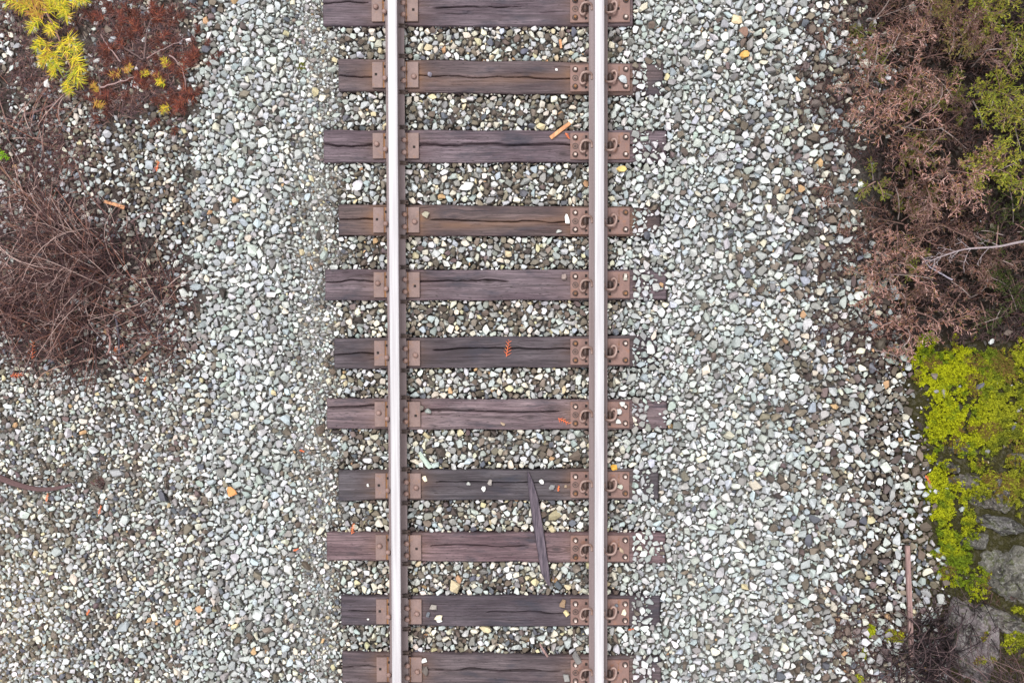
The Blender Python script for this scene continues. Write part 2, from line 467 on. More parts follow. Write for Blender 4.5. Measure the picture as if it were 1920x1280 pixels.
X0, X1, Y0, Y1 = -4.3, 4.6, -3.2, 3.4
CELL = .005
NX, NY = int((X1 - X0) / CELL), int((Y1 - Y0) / CELL)
gx, gy = np.meshgrid(X0 + (np.arange(NX) + .5) * CELL, Y0 + (np.arange(NY) + .5) * CELL, indexing='ij')
def tie_mask(x, y, pad=0.0, xmax=None):
    m = np.zeros(np.shape(x), bool)
    for c in TW:
        a, b, c2, d = c
        t = (x - a[0]) / (b[0] - a[0])
        ytop = a[1] + (b[1] - a[1]) * t; ybot = d[1] + (c2[1] - d[1]) * t
        xr = b[0] if xmax is None else min(b[0], xmax)
        m |= (x > a[0] - pad) & (x < xr + pad) & (y < ytop + pad) & (y > ybot - pad)
    return m
XC = P(1186, 640)[0]   # ballast starts to cover the ties right of here
base_mask = tie_mask(gx, gy, -.004, XC)
EXPO = [(1215, 122, 1244, 178), (1212, 244, 1250, 262), (1234, 262, 1250, 304), (1214, 390, 1238, 440), (1226, 507, 1250, 563), (1196, 648, 1232, 662),
        (1216, 753, 1251, 806), (1216, 880, 1235, 905), (1226, 905, 1235, 935), (1200, 998, 1248, 1012), (1215, 1030, 1248, 1054), (1222, 1117, 1238, 1165), (1210, 1236, 1240, 1290)]
for a in EXPO:
    p0 = P(a[0], a[3]); p1 = P(a[2], a[1])
    base_mask |= (gx > p0[0]) & (gx < p1[0]) & (gy > p0[1]) & (gy < p1[1]) & (fbm(gx * 14, gy * 14, 77) > .48)
# boulder footprints are cleared too
ROCKS = []   # filled below, placed here so the raster knows them

def scatter(classes, mask, seed, keep=1.0):
    r = np.random.default_rng(seed); occ = mask.copy(); res = []
    for rad, rounds, dens in classes:
        cs = rad * 2.1
        nx, ny = int((X1 - X0) / cs), int((Y1 - Y0) / cs)
        nd = max(10, int(3.2 * (rad / CELL) ** 2))
        q = np.arange(nd) + .5; dr = np.sqrt(q / nd); da = q * 2.39996
        disc = np.stack([dr * np.cos(da), dr * np.sin(da)], 1)
        for k in range(rounds):
            for par in range(4):
                ii, jj = np.meshgrid(np.arange(par % 2, nx, 2), np.arange(par // 2, ny, 2), indexing='ij')
                ii = ii.ravel(); jj = jj.ravel()
                sel = r.random(len(ii)) < dens; ii = ii[sel]; jj = jj[sel]; n = len(ii)
                x = X0 + (ii + r.random(n)) * cs; y = Y0 + (jj + r.random(n)) * cs
                u, v = plan(x, y); sf = size_factor(u, v, x, y)
                ok = r.random(n) < np.clip(2.0 - rad / (.0192 * sf), 0.06 if rad < .03 else .04, 1) ** 1.3 if rad > .012 else np.ones(n, bool)
                asp = r.uniform(1.0, 1.75, n); a = rad * np.sqrt(asp) * r.uniform(.9, 1.1, n); b = rad / np.sqrt(asp) * r.uniform(.9, 1.1, n); th = r.uniform(0, np.pi, n)
                c, s = np.cos(th)[:, None], np.sin(th)[:, None]
                def cells(f):
                    dx = disc[:, 0] * a[:, None] * f; dy = disc[:, 1] * b[:, None] * f
                    px = x[:, None] + dx * c - dy * s; py = y[:, None] + dx * s + dy * c
                    ci = ((px - X0) / CELL).astype(int).clip(0, NX - 1); cj = ((py - Y0) / CELL).astype(int).clip(0, NY - 1)
                    return ci, cj
                ci, cj = cells(.93); ok &= occ[ci, cj].mean(1) < .05
                ci, cj = cells(1.0); occ[ci[ok], cj[ok]] = True
                res.append(np.stack([x, y, a, b, th], 1)[ok])
    return np.concatenate(res), occ

def stone_mesh(S, C, zc, hz, shapes, seed, tilt=.35):
    r = np.random.default_rng(seed); n = len(S); which = r.integers(0, len(shapes), n)
    Vs, Fs, Cs = [], [], []; off = 0
    for k, (V, F) in enumerate(shapes):
        i = np.where(which == k)[0]
        if not len(i): continue
        m = len(i); s = S[i]
        spin = r.uniform(0, 2 * np.pi, m); cs, sn = np.cos(spin)[:, None], np.sin(spin)[:, None]
        p = np.repeat(V[None], m, 0); px = p[..., 0] * cs - p[..., 1] * sn; py = p[..., 0] * sn + p[..., 1] * cs; pz = p[..., 2]
        px = px * s[:, 2:3]; py = py * s[:, 3:4]; pz = pz * hz[i][:, None]
        tx, ty = r.normal(0, tilt, (m, 1)), r.normal(0, tilt, (m, 1))
        px, pz = px * np.cos(tx) + pz * np.sin(tx), -px * np.sin(tx) + pz * np.cos(tx)
        py, pz = py * np.cos(ty) + pz * np.sin(ty), -py * np.sin(ty) + pz * np.cos(ty)
        c, sn2 = np.cos(s[:, 4:5]), np.sin(s[:, 4:5])
        X = s[:, 0:1] + px * c - py * sn2; Y = s[:, 1:2] + px * sn2 + py * c; Z = zc[i][:, None] + pz
        Vs.append(np.stack([X, Y, Z], -1).reshape(-1, 3))
        Fs.append((F[None] + (np.arange(m) * len(V))[:, None, None] + off).reshape(-1, 3))
        Cs.append(np.repeat(C[i], len(V), 0)); off += m * len(V)
    return np.concatenate(Vs), np.concatenate(Fs), np.concatenate(Cs)

def colours(x, y, seed, W=None):
    r = np.random.default_rng(seed); u, v = plan(x, y)
    if W is None: W = zone_weights(u, v, x, y)
    pw = W @ WM; cum = pw.cumsum(1); cum /= cum[:, -1:]
    k = (r.random(len(x))[:, None] > cum).sum(1).clip(0, len(PAL) - 1)
    c = PAL[k] * r.uniform(.70, 1.10, (len(x), 1)) * r.uniform(.95, 1.05, (len(x), 3))
    return c.clip(0.01, .76)

rock_spec = [  # name, px, py, rx, ry (px), rot deg, height, sink, colour, label
    ('boulder', 1897, 1078, 84, 98, 20, .36, .0, (.27, .26, .22), 'big grey green boulder with lichen at the right edge below the moss'),
    ('stone_slab', 1830, 1200, 62, 112, 8, .34, .0, (.36, .31, .32), 'long flat purple grey slab with moss spots among dark twigs'),
    ('stone_slab', 1900, 1172, 74, 36, -15, .34, .03, (.33, .30, .27), 'wedge shaped pale grey slab lying below the big boulder'),
    ('boulder', 1880, 985, 60, 30, -20, .30, .0, (.28, .27, .26), 'grey streaked rock just above the big lichen boulder'),
    ('boulder', 1865, 925, 75, 62, -35, .24, .02, (.26, .23, .20), 'broad rock half covered by olive moss under the yellow moss bank'),
    ('boulder', 1918, 880, 48, 62, 15, .26, .02, (.28, .25, .22), 'rock with olive and cream lichen at the right edge level with the speckled rock'),
    ('boulder', 1838, 1015, 30, 26, 30, .16, .0, (.20, .19, .17), 'dark fissured rock between moss tongues above the twig tangle'),
    ('boulder', 1806, 838, 24, 34, 10, .22, .0, (.30, .29, .29), 'small rock speckled white with lichen inside the yellow moss'),
    ('boulder', 1784, 876, 26, 20, 0, .18, .0, (.17, .15, .14), 'small dark brown rock below the white speckled one in the moss'),
    ('boulder', 1782, 786, 18, 18, 0, .14, .0, (.19, .17, .17), 'small purple grey rock poking out of bright moss near its left edge'),
    ('boulder', 183, 905, 23, 17, -10, .11, .0, (.20, .115, .105), 'rounded maroon brown rock beside the end of the buried root'),
    ('boulder', 355, 325, 15, 22, 10, .10, .02, (.56, .54, .46), 'large cream boulder sized stone at the left shoulder of the ballast'),
]
for rs in rock_spec:
    p = G(rs[1], rs[2])
    s = .0040
    th = math.radians(rs[5]); dx = (gx - p[0]) * math.cos(th) + (gy - p[1]) * math.sin(th); dy = -(gx - p[0]) * math.sin(th) + (gy - p[1]) * math.cos(th)
    base_mask |= (dx / (rs[3] * s * .85)) ** 2 + (dy / (rs[4] * s * .85)) ** 2 < 1

CL = [(.052, 2, .08), (.043, 4, .16), (.036, 4, .3), (.030, 6, .5), (.025, 8, .8), (.0205, 9, 1), (.017, 9, 1), (.014, 9, 1), (.011, 8, 1), (.0085, 6, 1)]
S1, occ1 = scatter(CL, base_mask, 5)
S2, _ = scatter([(.026, 4, .8), (.019, 5, 1), (.013, 5, 1)], base_mask, 6)
def finish(S, seed, low=False):
    x, y = S[:, 0], S[:, 1]; u, v = plan(x, y); r = np.random.default_rng(seed)
    on = tie_mask(x, y, .01) & (x > XC - .01)
    h = height(x, y)
    rad = np.sqrt(S[:, 2] * S[:, 3]); hz = rad * r.uniform(.7, 1.0, len(x))
    z = h + r.uniform(-.35, .45, len(x)) * rad + (.007 if not low else -.018)
    z = np.where(on, np.maximum(hz * .7 + r.uniform(0, .012, len(x)), 0), z)
    und = ((u > 716) & (u < 772)) | ((u > 1098) & (u < 1146))
    z = np.where(und, np.minimum(z, .008 - hz), z)
    # bush / moss areas keep few stones on top
    me_ = 1712 + 55 * sstep(640, 1000, v) + 30 * sstep(1000, 1120, v)
    moss = sstep(-5, 25, u - me_ + 50 * (fbm(x * 6, y * 6, 31) - .5)) * (v > 600)
    bush = sstep(1610, 1710, u + 170 * (fbm(x * 2.2, y * 2.2, 32) - .5)) * (v <= 640)
    keep = r.random(len(x)) > np.maximum(moss * .93, bush * .985)
    if low: keep &= ~on
    ld = (u < 350 + 90 * (fbm(x * 3, y * 3, 45) - .5) + 50 * (r.random(len(x)) - .5)) & (v < 700 + 60 * (r.random(len(x)) - .5)) & ~((u > 190) & (v > 210) & (v < 440)); keep &= ~(ld & (fbm(x * 2.5, y * 2.5, 44) > .52) & (r.random(len(x)) < .65))
    core = np.exp(-(((u - 110) / 150) ** 2 + ((v - 500) / 165) ** 2) ** 2); keep &= r.random(len(x)) > core * .6
    keep &= (u > -260) & (u < 2200) & (v > -260) & (v < 1540)
    return S[keep], z[keep], hz[keep]
A, zA, hA = finish(S1, 8); B_, zB, hB = finish(S2, 9, True)
cA = colours(A[:, 0], A[:, 1], 10); cB = colours(B_[:, 0], B_[:, 1], 11) * .74  # lower layer darkened: shade of the gaps put into the stone colour
big = np.sqrt(A[:, 2] * A[:, 3]) > .0185
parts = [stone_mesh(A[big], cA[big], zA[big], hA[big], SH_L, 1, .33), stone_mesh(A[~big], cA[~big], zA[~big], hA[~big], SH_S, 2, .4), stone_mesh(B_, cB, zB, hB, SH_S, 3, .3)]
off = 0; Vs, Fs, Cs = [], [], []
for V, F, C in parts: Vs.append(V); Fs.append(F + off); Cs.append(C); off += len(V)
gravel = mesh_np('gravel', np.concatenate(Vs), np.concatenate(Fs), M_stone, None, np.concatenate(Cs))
tag(gravel, 'loose crushed stone ballast, pale grey on the shoulders and darker between the ties', 'gravel', None, 'stuff')
print('stones', len(A), len(B_), 'verts', off)

# ------------------------------------------------------------------ ground
def ground_sheet():
    xs = np.concatenate([[-60, -25, -10], np.linspace(-6, 6, 400), [10, 25, 60]]); ys = np.concatenate([[-60, -25, -10], np.linspace(-5, 5, 330), [10, 25, 60]])
    X, Y = np.meshgrid(xs, ys, indexing='ij'); Z = height(X, Y) - .024 + (fbm(X * 12, Y * 12, 2) - .5) * .016
    u, v = plan(X, Y)
    Z = Z - .03 * tie_mask(X, Y, .05) - .06 * tie_mask(X, Y, .0)
    c = np.zeros(X.shape + (3,)); c[:] = (.085, .076, .068); pz = (sstep(1180, 1230, u) * sstep(1560, 1440, u) + sstep(380, 430, u) * sstep(620, 580, u))[..., None]; c = c + pz * np.array((.04, .043, .04))
    fine = sstep(540, 580, u) * sstep(650, 610, u); c = c + fine[..., None] * np.array((.16, .155, .145))
    left = sstep(400, 300, u + 160 * (fbm(X * 2, Y * 2, 8) - .5))[..., None]; c = c * (1 - left) + left * (np.array((.065, .052, .046)) * (1 - sstep(640, 800, v))[..., None] + np.array((.14, .125, .11)) * sstep(640, 800, v)[..., None])
    ll = (sstep(150, 0, u) * sstep(900, 1150, v))[..., None]; c = c * (1 - ll) + ll * np.array((.30, .25, .18))
    sb = np.exp(-(((u - 140) / 190) ** 2 + ((v - 530) / 190) ** 2) ** 2)[..., None]; c = c * (1 - sb) + sb * np.array((.030, .022, .022))  # soil darkened under the big left shrub, its shade painted into the ground
    rb = (sstep(1580, 1700, u))[..., None]; c = c * (1 - rb) + rb * np.array((.014, .010, .008))  # dark soil, blackened further to paint the shade in the thicket's gaps
    rm = (sstep(1690, 1760, u) * sstep(620, 680, v))[..., None]; c = c * (1 - rm) + rm * np.array((.035, .032, .012))
    nx, ny = X.shape; i = np.arange(nx - 1)[:, None] * ny + np.arange(ny - 1)[None]
    F = np.stack([i, i + ny, i + ny + 1, i + 1], -1).reshape(-1, 4)
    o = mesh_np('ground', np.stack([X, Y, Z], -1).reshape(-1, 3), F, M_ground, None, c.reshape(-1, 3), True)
    tag(o, kind='structure')
ground_sheet()

# ------------------------------------------------------------------ rails
def extrude_profile(name, prof, y0, y1, m, parent, seg=60):
    ys = np.linspace(y0, y1, seg); n = len(prof); pr = np.array(prof)
    V = np.stack([np.repeat(pr[None, :, 0], seg, 0), np.repeat(ys[:, None], n, 1), np.repeat(pr[None, :, 1], seg, 0)], -1).reshape(-1, 3)
    i = np.arange(seg - 1)[:, None] * n + np.arange(n)[None]; j = np.arange(seg - 1)[:, None] * n + (np.arange(n)[None] + 1) % n
    F = np.stack([i, i + n, j + n, j], -1).reshape(-1, 4)
    return mesh_np(name, V, F, m, parent)
RX = .755
def rail(x, label):
    r = empty('rail', (x, 0, 0), label, 'rail', 'the two running rails')
    half = [(.0695, .020), (.0695, .030), (.030, .040), (.0105, .052), (.0095, .135), (.0335, .147), (.0365, .1510)]
    prof = half + [(-a, b) for a, b in half[::-1]]
    extrude_profile('rail_web_and_foot', prof, -3.9, 4.1, M_rail, r)
    hh = [(.0365, .1515), (.0370, .170), (.0355, .178), (.0315, .1825), (.022, .1845), (0, .1852)]
    cap = hh[:3] + [(-a, b) for a, b in hh[2::-1]]
    extrude_profile('rail_head', [(.0365, .1515), (.0370, .170), (.0350, .1765), (-.0350, .1765), (-.0370, .170), (-.0365, .1515)], -3.9, 4.1, M_rail, r)
    extrude_profile('running_surface', [(.0352, .1775), (.0315, .1825), (.020, .1845), (0, .1852), (-.020, .1845), (-.0315, .1825), (-.0352, .1775)], -3.9, 4.1, M_head, r)
    return r
RL = rail(-RX, 'left rail with polished top, held by round headed spikes and rail anchors')
RR = rail(RX, 'right rail with polished top, held down by looped spring clips')

# ------------------------------------------------------------------ ties
PX = .00394
rt = np.random.default_rng(99)
tie_labels = [
    'purple grey timber tie cut off by the top edge of the picture',
    'brown timber tie second from the top, its right end buried in stones',
    'lilac grey timber tie with one long black split along its middle',
    'warm brown timber tie with a dark knot beside the left rail',
    'smooth mauve timber tie with a knot and a short split right of the left rail',
    'dark timber tie with a red orange sprig lying on its middle',
    'palest pinkish timber tie with two black splits at its left end',
    'dark slate timber tie crossed by a black wooden splinter, several stones on top',
    'reddish timber tie crossed by the middle of the black splinter',
    'dark blue grey timber tie with a cluster of pale chips near the left rail',
    'brown timber tie cut off by the bottom edge of the picture']
CRK = {0: [(.30, .0, .16, .003), (.4, .35, .65, .003)], 1: [(.52, 0, .95, .003)], 2: [(.46, 0, .22, .006), (.44, .26, .93, .007)], 3: [(.5, 0, .2, .004), (.52, .28, .8, .003)],
       4: [(.4, .0, .2, .003), (.38, .24, .55, .0045)], 5: [(.5, 0, .16, .003), (.38, .3, .8, .0035)], 6: [(.27, 0, .18, .007), (.4, .25, .7, .005)], 7: [(.4, .3, .9, .003)],
       8: [(.45, .3, .6, .003)], 9: [(.5, .02, .15, .003), (.55, .45, .75, .003)], 10: [(.48, 0, .2, .004), (.5, .26, .7, .005)]}
KNOT = {1: [(.58, .4)], 3: [(.36, .38)], 4: [(.48, .37)], 5: [(.55, .37)], 8: [(.68, .55)], 6: [(.6, .6), (.66, .3)], 2: [(.7, .75)]}
SPLX, SPRX = -RX, RX

def spike(parent, x, y, z, ex=0.0, mirror=1, low=False):
    m = MB()
    m.lathe(x, y, [(.013, z - .012), (.012, z - .001)], 8)
    hz = z + (.012 if low else .018)
    m.lathe(x, y, [(.012, hz - .014), (.0185, hz - .008), (.0195, hz - .002), (.016, hz + .005), (.009, hz + .009), (.002, hz + .010)], 14, sx=1.06)
    if ex: m.box(min(x, x + ex), max(x, x + ex), y - .009, y + .009, z - .005, z + .004)
    o = m.build('spike', M_spike, parent, True)
    return o

def timber(i, root, c):
    a, b, c2, d = c; org = np.array(root.location)
    nx, ny = 330, 64
    s = np.linspace(0, 1, nx)[:, None]; t = np.linspace(0, 1, ny)[None]
    X = a[0] + (b[0] - a[0]) * s + 0 * t
    yt = a[1] + (b[1] - a[1]) * s; yb = d[1] + (c2[1] - d[1]) * s
    L = b[0] - a[0]; W = float((yt - yb).mean())
    wob_t = (fbm(s * 9, s * 0 + i, 5) - .5) * .014; wob_b = (fbm(s * 9, s * 0 + i + 7, 6) - .5) * .014
    Y = (yt + wob_t) * (1 - t) + (yb + wob_b) * t
    xl = s * L; yl = t * W
    gy_ = yl + 0 * xl; kn = np.zeros_like(gy_)
    for (ks, kt) in KNOT.get(i, []):
        dx = xl - ks * L; dy = yl - kt * W; rr = np.sqrt((dx * .6) ** 2 + dy ** 2)
        gy_ = gy_ + np.sign(dy) * -.03 * np.exp(-(rr / .045) ** 2) * 1.0
        kn = np.maximum(kn, np.exp(-(rr / .018) ** 2) * .9)
    Z = (fbm(xl * 3, gy_ * 120, i * 3) - .5) * .0035 + (fbm(xl * 2, yl * 14, i * 5) - .5) * .008
    def crack(ct, s0, s1, wd, dp):
        nonlocal Z
        path = ct * W + (fbm(xl[:, :1] * 5, i + 0 * xl[:, :1], int(ct * 100)) - .5) * .035
        prof = sstep(s0 - .001, s0 + .02, s) * sstep(s1, s1 - .03, s) * (.55 + .9 * vnoise(xl[:, :1] * 9, i + 0 * xl[:, :1], 4))
        if s0 == 0: prof = sstep(s1, s1 - .03, s) * (.6 + .8 * vnoise(xl[:, :1] * 9, i + 0 * xl[:, :1], 4))
        Z = Z - dp * np.exp(-((yl - path) / (wd * prof + 1e-4)) ** 2) * np.minimum(prof * 2, 1)
    for ct, s0, s1, wd in CRK[i]: crack(ct, s0, s1, wd * .95, .04)
    for k in range(20):
        s0 = rt.uniform(0, .9); crack(rt.uniform(.06, .94), s0, s0 + rt.uniform(.04, .16), rt.uniform(.0022, .0034), .008)
    edge = np.minimum(t, 1 - t) * W; Z = Z - .006 * np.exp(-(edge / .006) ** 2) - .006 * np.exp(-(np.minimum(s, 1 - s) * L / .006) ** 2)
    Z = Z - .004
    # keep flat seats under the tie plates
    seat = (np.abs(X + RX) < .19) | (np.abs(X - RX) < .25)
    Z = np.where(seat, np.minimum(Z, -.001), Z)
    st = np.zeros_like(Z); inten = TIES[i][7]
    for px_, hw in ((-RX, .18), (RX, .22)):
        dd = np.abs(X - px_) - hw; st = np.maximum(st, inten * np.exp(-np.clip(dd, 0, None) / .07))
    st = st * (.3 + .7 * np.exp(-((t - .5) / .38) ** 2))
    if i in (1, 3): st = np.maximum(st, inten * .55 * np.exp(-((t - .5 - .15 * np.sin(s * 5)) / .16) ** 2) * (s > .25) * (s < .85))
    top = np.stack([X, Y, Z], -1)
    V = [top.reshape(-1, 3)]; idx = np.arange(nx * ny).reshape(nx, ny)
    F = [np.stack([idx[:-1, :-1], idx[:-1, 1:], idx[1:, 1:], idx[1:, :-1]], -1).reshape(-1, 4)]
    ring = np.concatenate([idx[:, 0], idx[-1, 1:], idx[-2::-1, -1], idx[0, -2:0:-1]])
    low = V[0][ring].copy(); low[:, 2] = -.17; V.append(low)
    li = nx * ny + np.arange(len(ring)); F.append(np.stack([ring, np.roll(ring, -1), np.roll(li, -1), li], -1))
    V = np.concatenate(V) - org; F = np.concatenate(F)[:, ::-1]
    g = np.stack([xl + 0 * gy_ + i * 3.7, gy_ + i * 1.3, 0 * gy_ + i * 5.1], -1).reshape(-1, 3)
    g = np.concatenate([g, g[ring] + [0, .01, .17]])
    o = mesh_np('timber', V, F, M_wood, root, None, True, {'gr': g, 'stain': np.concatenate([st.ravel(), st.ravel()[ring]]), 'knot': np.concatenate([kn.ravel(), 0 * kn.ravel()[ring]])})
    tc = TIES[i][6]; g_ = sum(tc) / 3; o.color = (*[(.78 * c_ + .22 * g_) * .46 for c_ in tc], 1)
    return o

GL = {}
for i, c in enumerate(TW):
    t = TIES[i]
    # plate centre lines (world y) at the two rails
    def midy(xw, f=.5):
        a, b, c2, d = c; q = (xw - a[0]) / (b[0] - a[0]); return (a[1] + (b[1] - a[1]) * q) * (1 - f) + (d[1] + (c2[1] - d[1]) * q) * f
    org = ((c[0][0] + c[1][0]) / 2, midy(0), -.17)
    root = empty('railway_tie', org, tie_labels[i], 'railway tie', 'timber ties under the rails')
    timber(i, root, c)
    # left plate with spikes
    ox, oy, oz = org; lx = -RX - ox; ly = midy(-RX, .5) - oy; top = -oz
    m = MB()
    m.box(lx - .173, lx + .172, ly - .095, ly + .095, top - .002, top + .010)
    m.box(lx - .173, lx - .094, ly - .0948, ly + .0948, top + .0105, top + .018, .002)
    m.box(lx + .088, lx + .172, ly - .0948, ly + .0948, top + .0105, top + .018, .002)
    m.box(lx - .080, lx - .0715, ly - .0946, ly + .0946, top + .0105, top + .024, .002)
    m.box(lx + .0715, lx + .080, ly - .0946, ly + .0946, top + .0105, top + .024, .002)
    pl = m.build('tie_plate', M_plate, root)
    for ga, gb in ((-.0935, -.0805), (.0805, .0875)):
        g = MB(); g.box(lx + ga, lx + gb, ly - .0944, ly + .0944, top + .0102, top + .0125); g.build('rust_groove', M_rust, pl)
    for dy in (.037, -.052): spike(pl, lx + .066, ly + dy + rt.uniform(-.004, .004), top + .036, .015)
    spike(pl, lx - .074, ly - .030, top + .036, 0)
    out = (i % 2 == 0 and i != 10)
    spike(pl, lx + (-.142 if out else .138), ly + (.012 if out else -.014), top + .019, 0, 1, True)
    hx = lx + (.137 if out else -.145); hy = ly + (-.010 if out else .004)
    for hb in ((hx - .0095, hx + .0095, hy - .0095, hy + .0095, top + .017, top + .0188), (lx - .085, lx - .071, ly + .050, ly + .068, top + .0246, top + .0262)):
        h = MB(); h.box(*hb); h.build('plate_hole', M_hole, pl)
    # right plate with screws and clips
    rx = RX - ox; ry = midy(RX, .5) - oy
    m = MB(); m.box(rx - .207, rx + .236, ry - .099, ry + .099, top - .002, top + .015, .003)
    for sx in (-1, 1): m.box(rx + sx * .083 - .009, rx + sx * .083 + .009, ry - .0985, ry + .0985, top + .0155, top + .021, .002)
    rp = m.build('tie_plate', M_plate2, root)
    def ring(mb, x, y, r0, r1, z0, z1, n=18):
        vs = [[mb.bm.verts.new((x + r * math.cos(6.28318 * k / n), y + r * math.sin(6.28318 * k / n), z)) for k in range(n)] for r, z in ((r1, z0), (r1, z1), (r0, z1), (r0, z0))]
        for A_, B2 in zip(vs, vs[1:]):
            for k in range(n): mb.bm.faces.new((A_[k], A_[(k + 1) % n], B2[(k + 1) % n], B2[k]))
    scr = [(-.170, .063), (-.170, -.063), (.205, .063), (.205, -.063)]
    for k, (sx_, sy_) in enumerate(scr):
        s = MB(); x_, y_ = rx + sx_, ry + sy_
        s.lathe(x_, y_, [(.0225, top + .0155), (.0215, top + .019), (.0125, top + .022)], 16)
        s.build('screw_collar', M_dark, rp, True)
        s = MB(); s.box(x_ - .0095, x_ + .0095, y_ - .0095, y_ + .0095, top + .022, top + .048, .0015, rt.uniform(-.6, .6), .9)
        sc_ = s.build('screw_spike', M_screw if rt.random() < .72 else M_rust, rp)
    mb = MB(); ring(mb, rx - .170, ry, .016, .023, top + .014, top + .0175); mb.lathe(rx - .170, ry, [(.010, top + .0155), (.008, top + .020)], 12); mb.build('hole_rim', M_dark, rp)
    for hb in ((rx + .141, rx + .159, ry - .009, ry + .009, top + .0145, top + .0158), (rx - .098, rx - .080, ry + .058, ry + .078, top + .0212, top + .0225), (rx + .078, rx + .096, ry - .080, ry - .060, top + .0212, top + .0225), (rx - .098, rx - .080, ry - .078, ry - .062, top + .0212, top + .0225)):
        mb = MB(); mb.box(*hb); mb.build('plate_hole', M_hole, rp)
    # clips: a bent rod looping through a shoulder
    path = [(-12, 4, .020), (-12, -1, .017), (-12.2, -5, .020), (-15, -8.6, .030), (-22, -9.6, .040), (-29.5, -8.2, .040), (-33, -3, .034), (-34.5, 4.5, .028), (-33.6, 9.5, .026), (-30.3, 12.4, .027), (-26, 10.8, .024), (-24.5, 7, .014), (-24.5, -5.5, .014)]
    for sg, nm in ((1, 'inner'), (-1, 'outer')):
        mb = MB(); pts = [(rx + sg * a * PX, ry - sg * (b) * PX, top + .016 + z_) for a, b, z_ in path]
        # smooth
        q = [Vector(p) for p in pts]; sm = [q[0]]
        for k in range(len(q) - 1): sm += [q[k] * .75 + q[k + 1] * .25, q[k] * .25 + q[k + 1] * .75]
        sm.append(q[-1]); mb.tube(sm, .0092, 8); mb.build('rail_clip', M_clip, rp, True)
        cx = rx - sg * 23.5 * PX
        mb = MB(); mb.box(cx - .024, cx + .020, ry - .026, ry + .026, top + .0212, top + .040, .006); mb.tube([(cx - .004, ry - .030, top + .042), (cx - .004, ry + .030, top + .042)], .0125, 10)
        mb.build('clip_shoulder', M_dark, rp, True)
    # cast lettering of the plate, worn, running along its outer edge
    tx = bpy.data.curves.new('plate_lettering', 'FONT'); tx.body = '132 RE 7 3/4' if i % 2 else '7 3/4 132 RE'; tx.size = .022; tx.extrude = .0012; tx.align_x = 'CENTER'
    to = bpy.data.objects.new('tmp', tx); link(to); dg = bpy.context.evaluated_depsgraph_get(); me = bpy.data.meshes.new_from_object(to.evaluated_get(dg)); bpy.data.objects.remove(to)
    lo = bpy.data.objects.new('cast_lettering', me); me.materials.clear(); me.materials.append(M_rust); link(lo, rp)
    lo.location = (rx + .150, ry + .052, top + .0155); lo.rotation_euler = (0, 0, -math.pi / 2); lo.scale = (.62, .8, 1)
    # anchors on the left rail at both sides of the tie
    for e in (0, 1):
        ay = midy(-RX, e) + (.014 if e == 0 else -.014)
        mb = MB()
        for s_ in (-1, 1): mb.box(.030, .093, ay + s_ * .0115 - .0028, ay + s_ * .0115 + .0028, .008, .047, .001)
        mb.box(.033, .078, ay - .0085, ay + .0085, .032, .040, .001); mb.box(-.075, .092, ay - .012, ay + .012, .004, .0185)
        mb.box(-.082, -.0705, ay - .011, ay + .011, .004, .038, .002)
        an = mb.build('rail_anchor', M_dark, RL)

# ------------------------------------------------------------------ rocks
def make_rock(spec, seed):
    name, px, py, rx, ry, rot, hgt, sink, colr, label = spec
    r = np.random.default_rng(seed)
    p = G(px, py)
    bm = bmesh.new(); bmesh.ops.create_icosphere(bm, subdivisions=5, radius=1)
    V = np.array([v.co[:] for v in bm.verts]); F = np.array([[v.index for v in f.verts] for f in bm.faces]); bm.free()
    slab = name == 'stone_slab'
    for k in range(26 if not slab else 12):
        n = r.normal(size=3); n[2] = abs(n[2]) * (.9 if not slab else .25); n /= np.linalg.norm(n); dd = r.uniform(.5, .9)
        q = V @ n - dd; V = V - n * np.clip(q, 0, None)[:, None]
    if slab: V[:, 2] = np.minimum(V[:, 2], .55 + .12 * V[:, 0])
    nn = V / (np.linalg.norm(V, axis=1, keepdims=True) + 1e-6)
    V = V + nn * ((vn3(V * 3 + seed, 1) - .5) * .16 - .10 * np.exp(-(np.abs(vn3(V * 4.3 + seed, 6) - .5) / .03) ** 2) + (vn3(V * 9 + seed, 2) - .5) * .10 + (vn3(V * 26 + seed, 3) - .5) * .05)[:, None]
    s = .0042
    V = V * np.array([rx * s, ry * s, hgt])
    th = math.radians(rot); c, s_ = math.cos(th), math.sin(th)
    V = np.stack([V[:, 0] * c - V[:, 1] * s_, V[:, 0] * s_ + V[:, 1] * c, V[:, 2]], 1)
    o = mesh_np(name, V, F, M_rock, None, None, False); o.location = (p[0], p[1], p[2] - hgt * .35 - sink); o.color = (*colr, 1)
    tag(o, label, 'rock', 'rocks on the slope' if px > 1000 else None)
    return o, V + np.array(o.location)
rockpts = []
for k, rs in enumerate(rock_spec):
    o, V = make_rock(rs, 40 + k)
    if rs[1] > 1000: rockpts.append((rs, V))

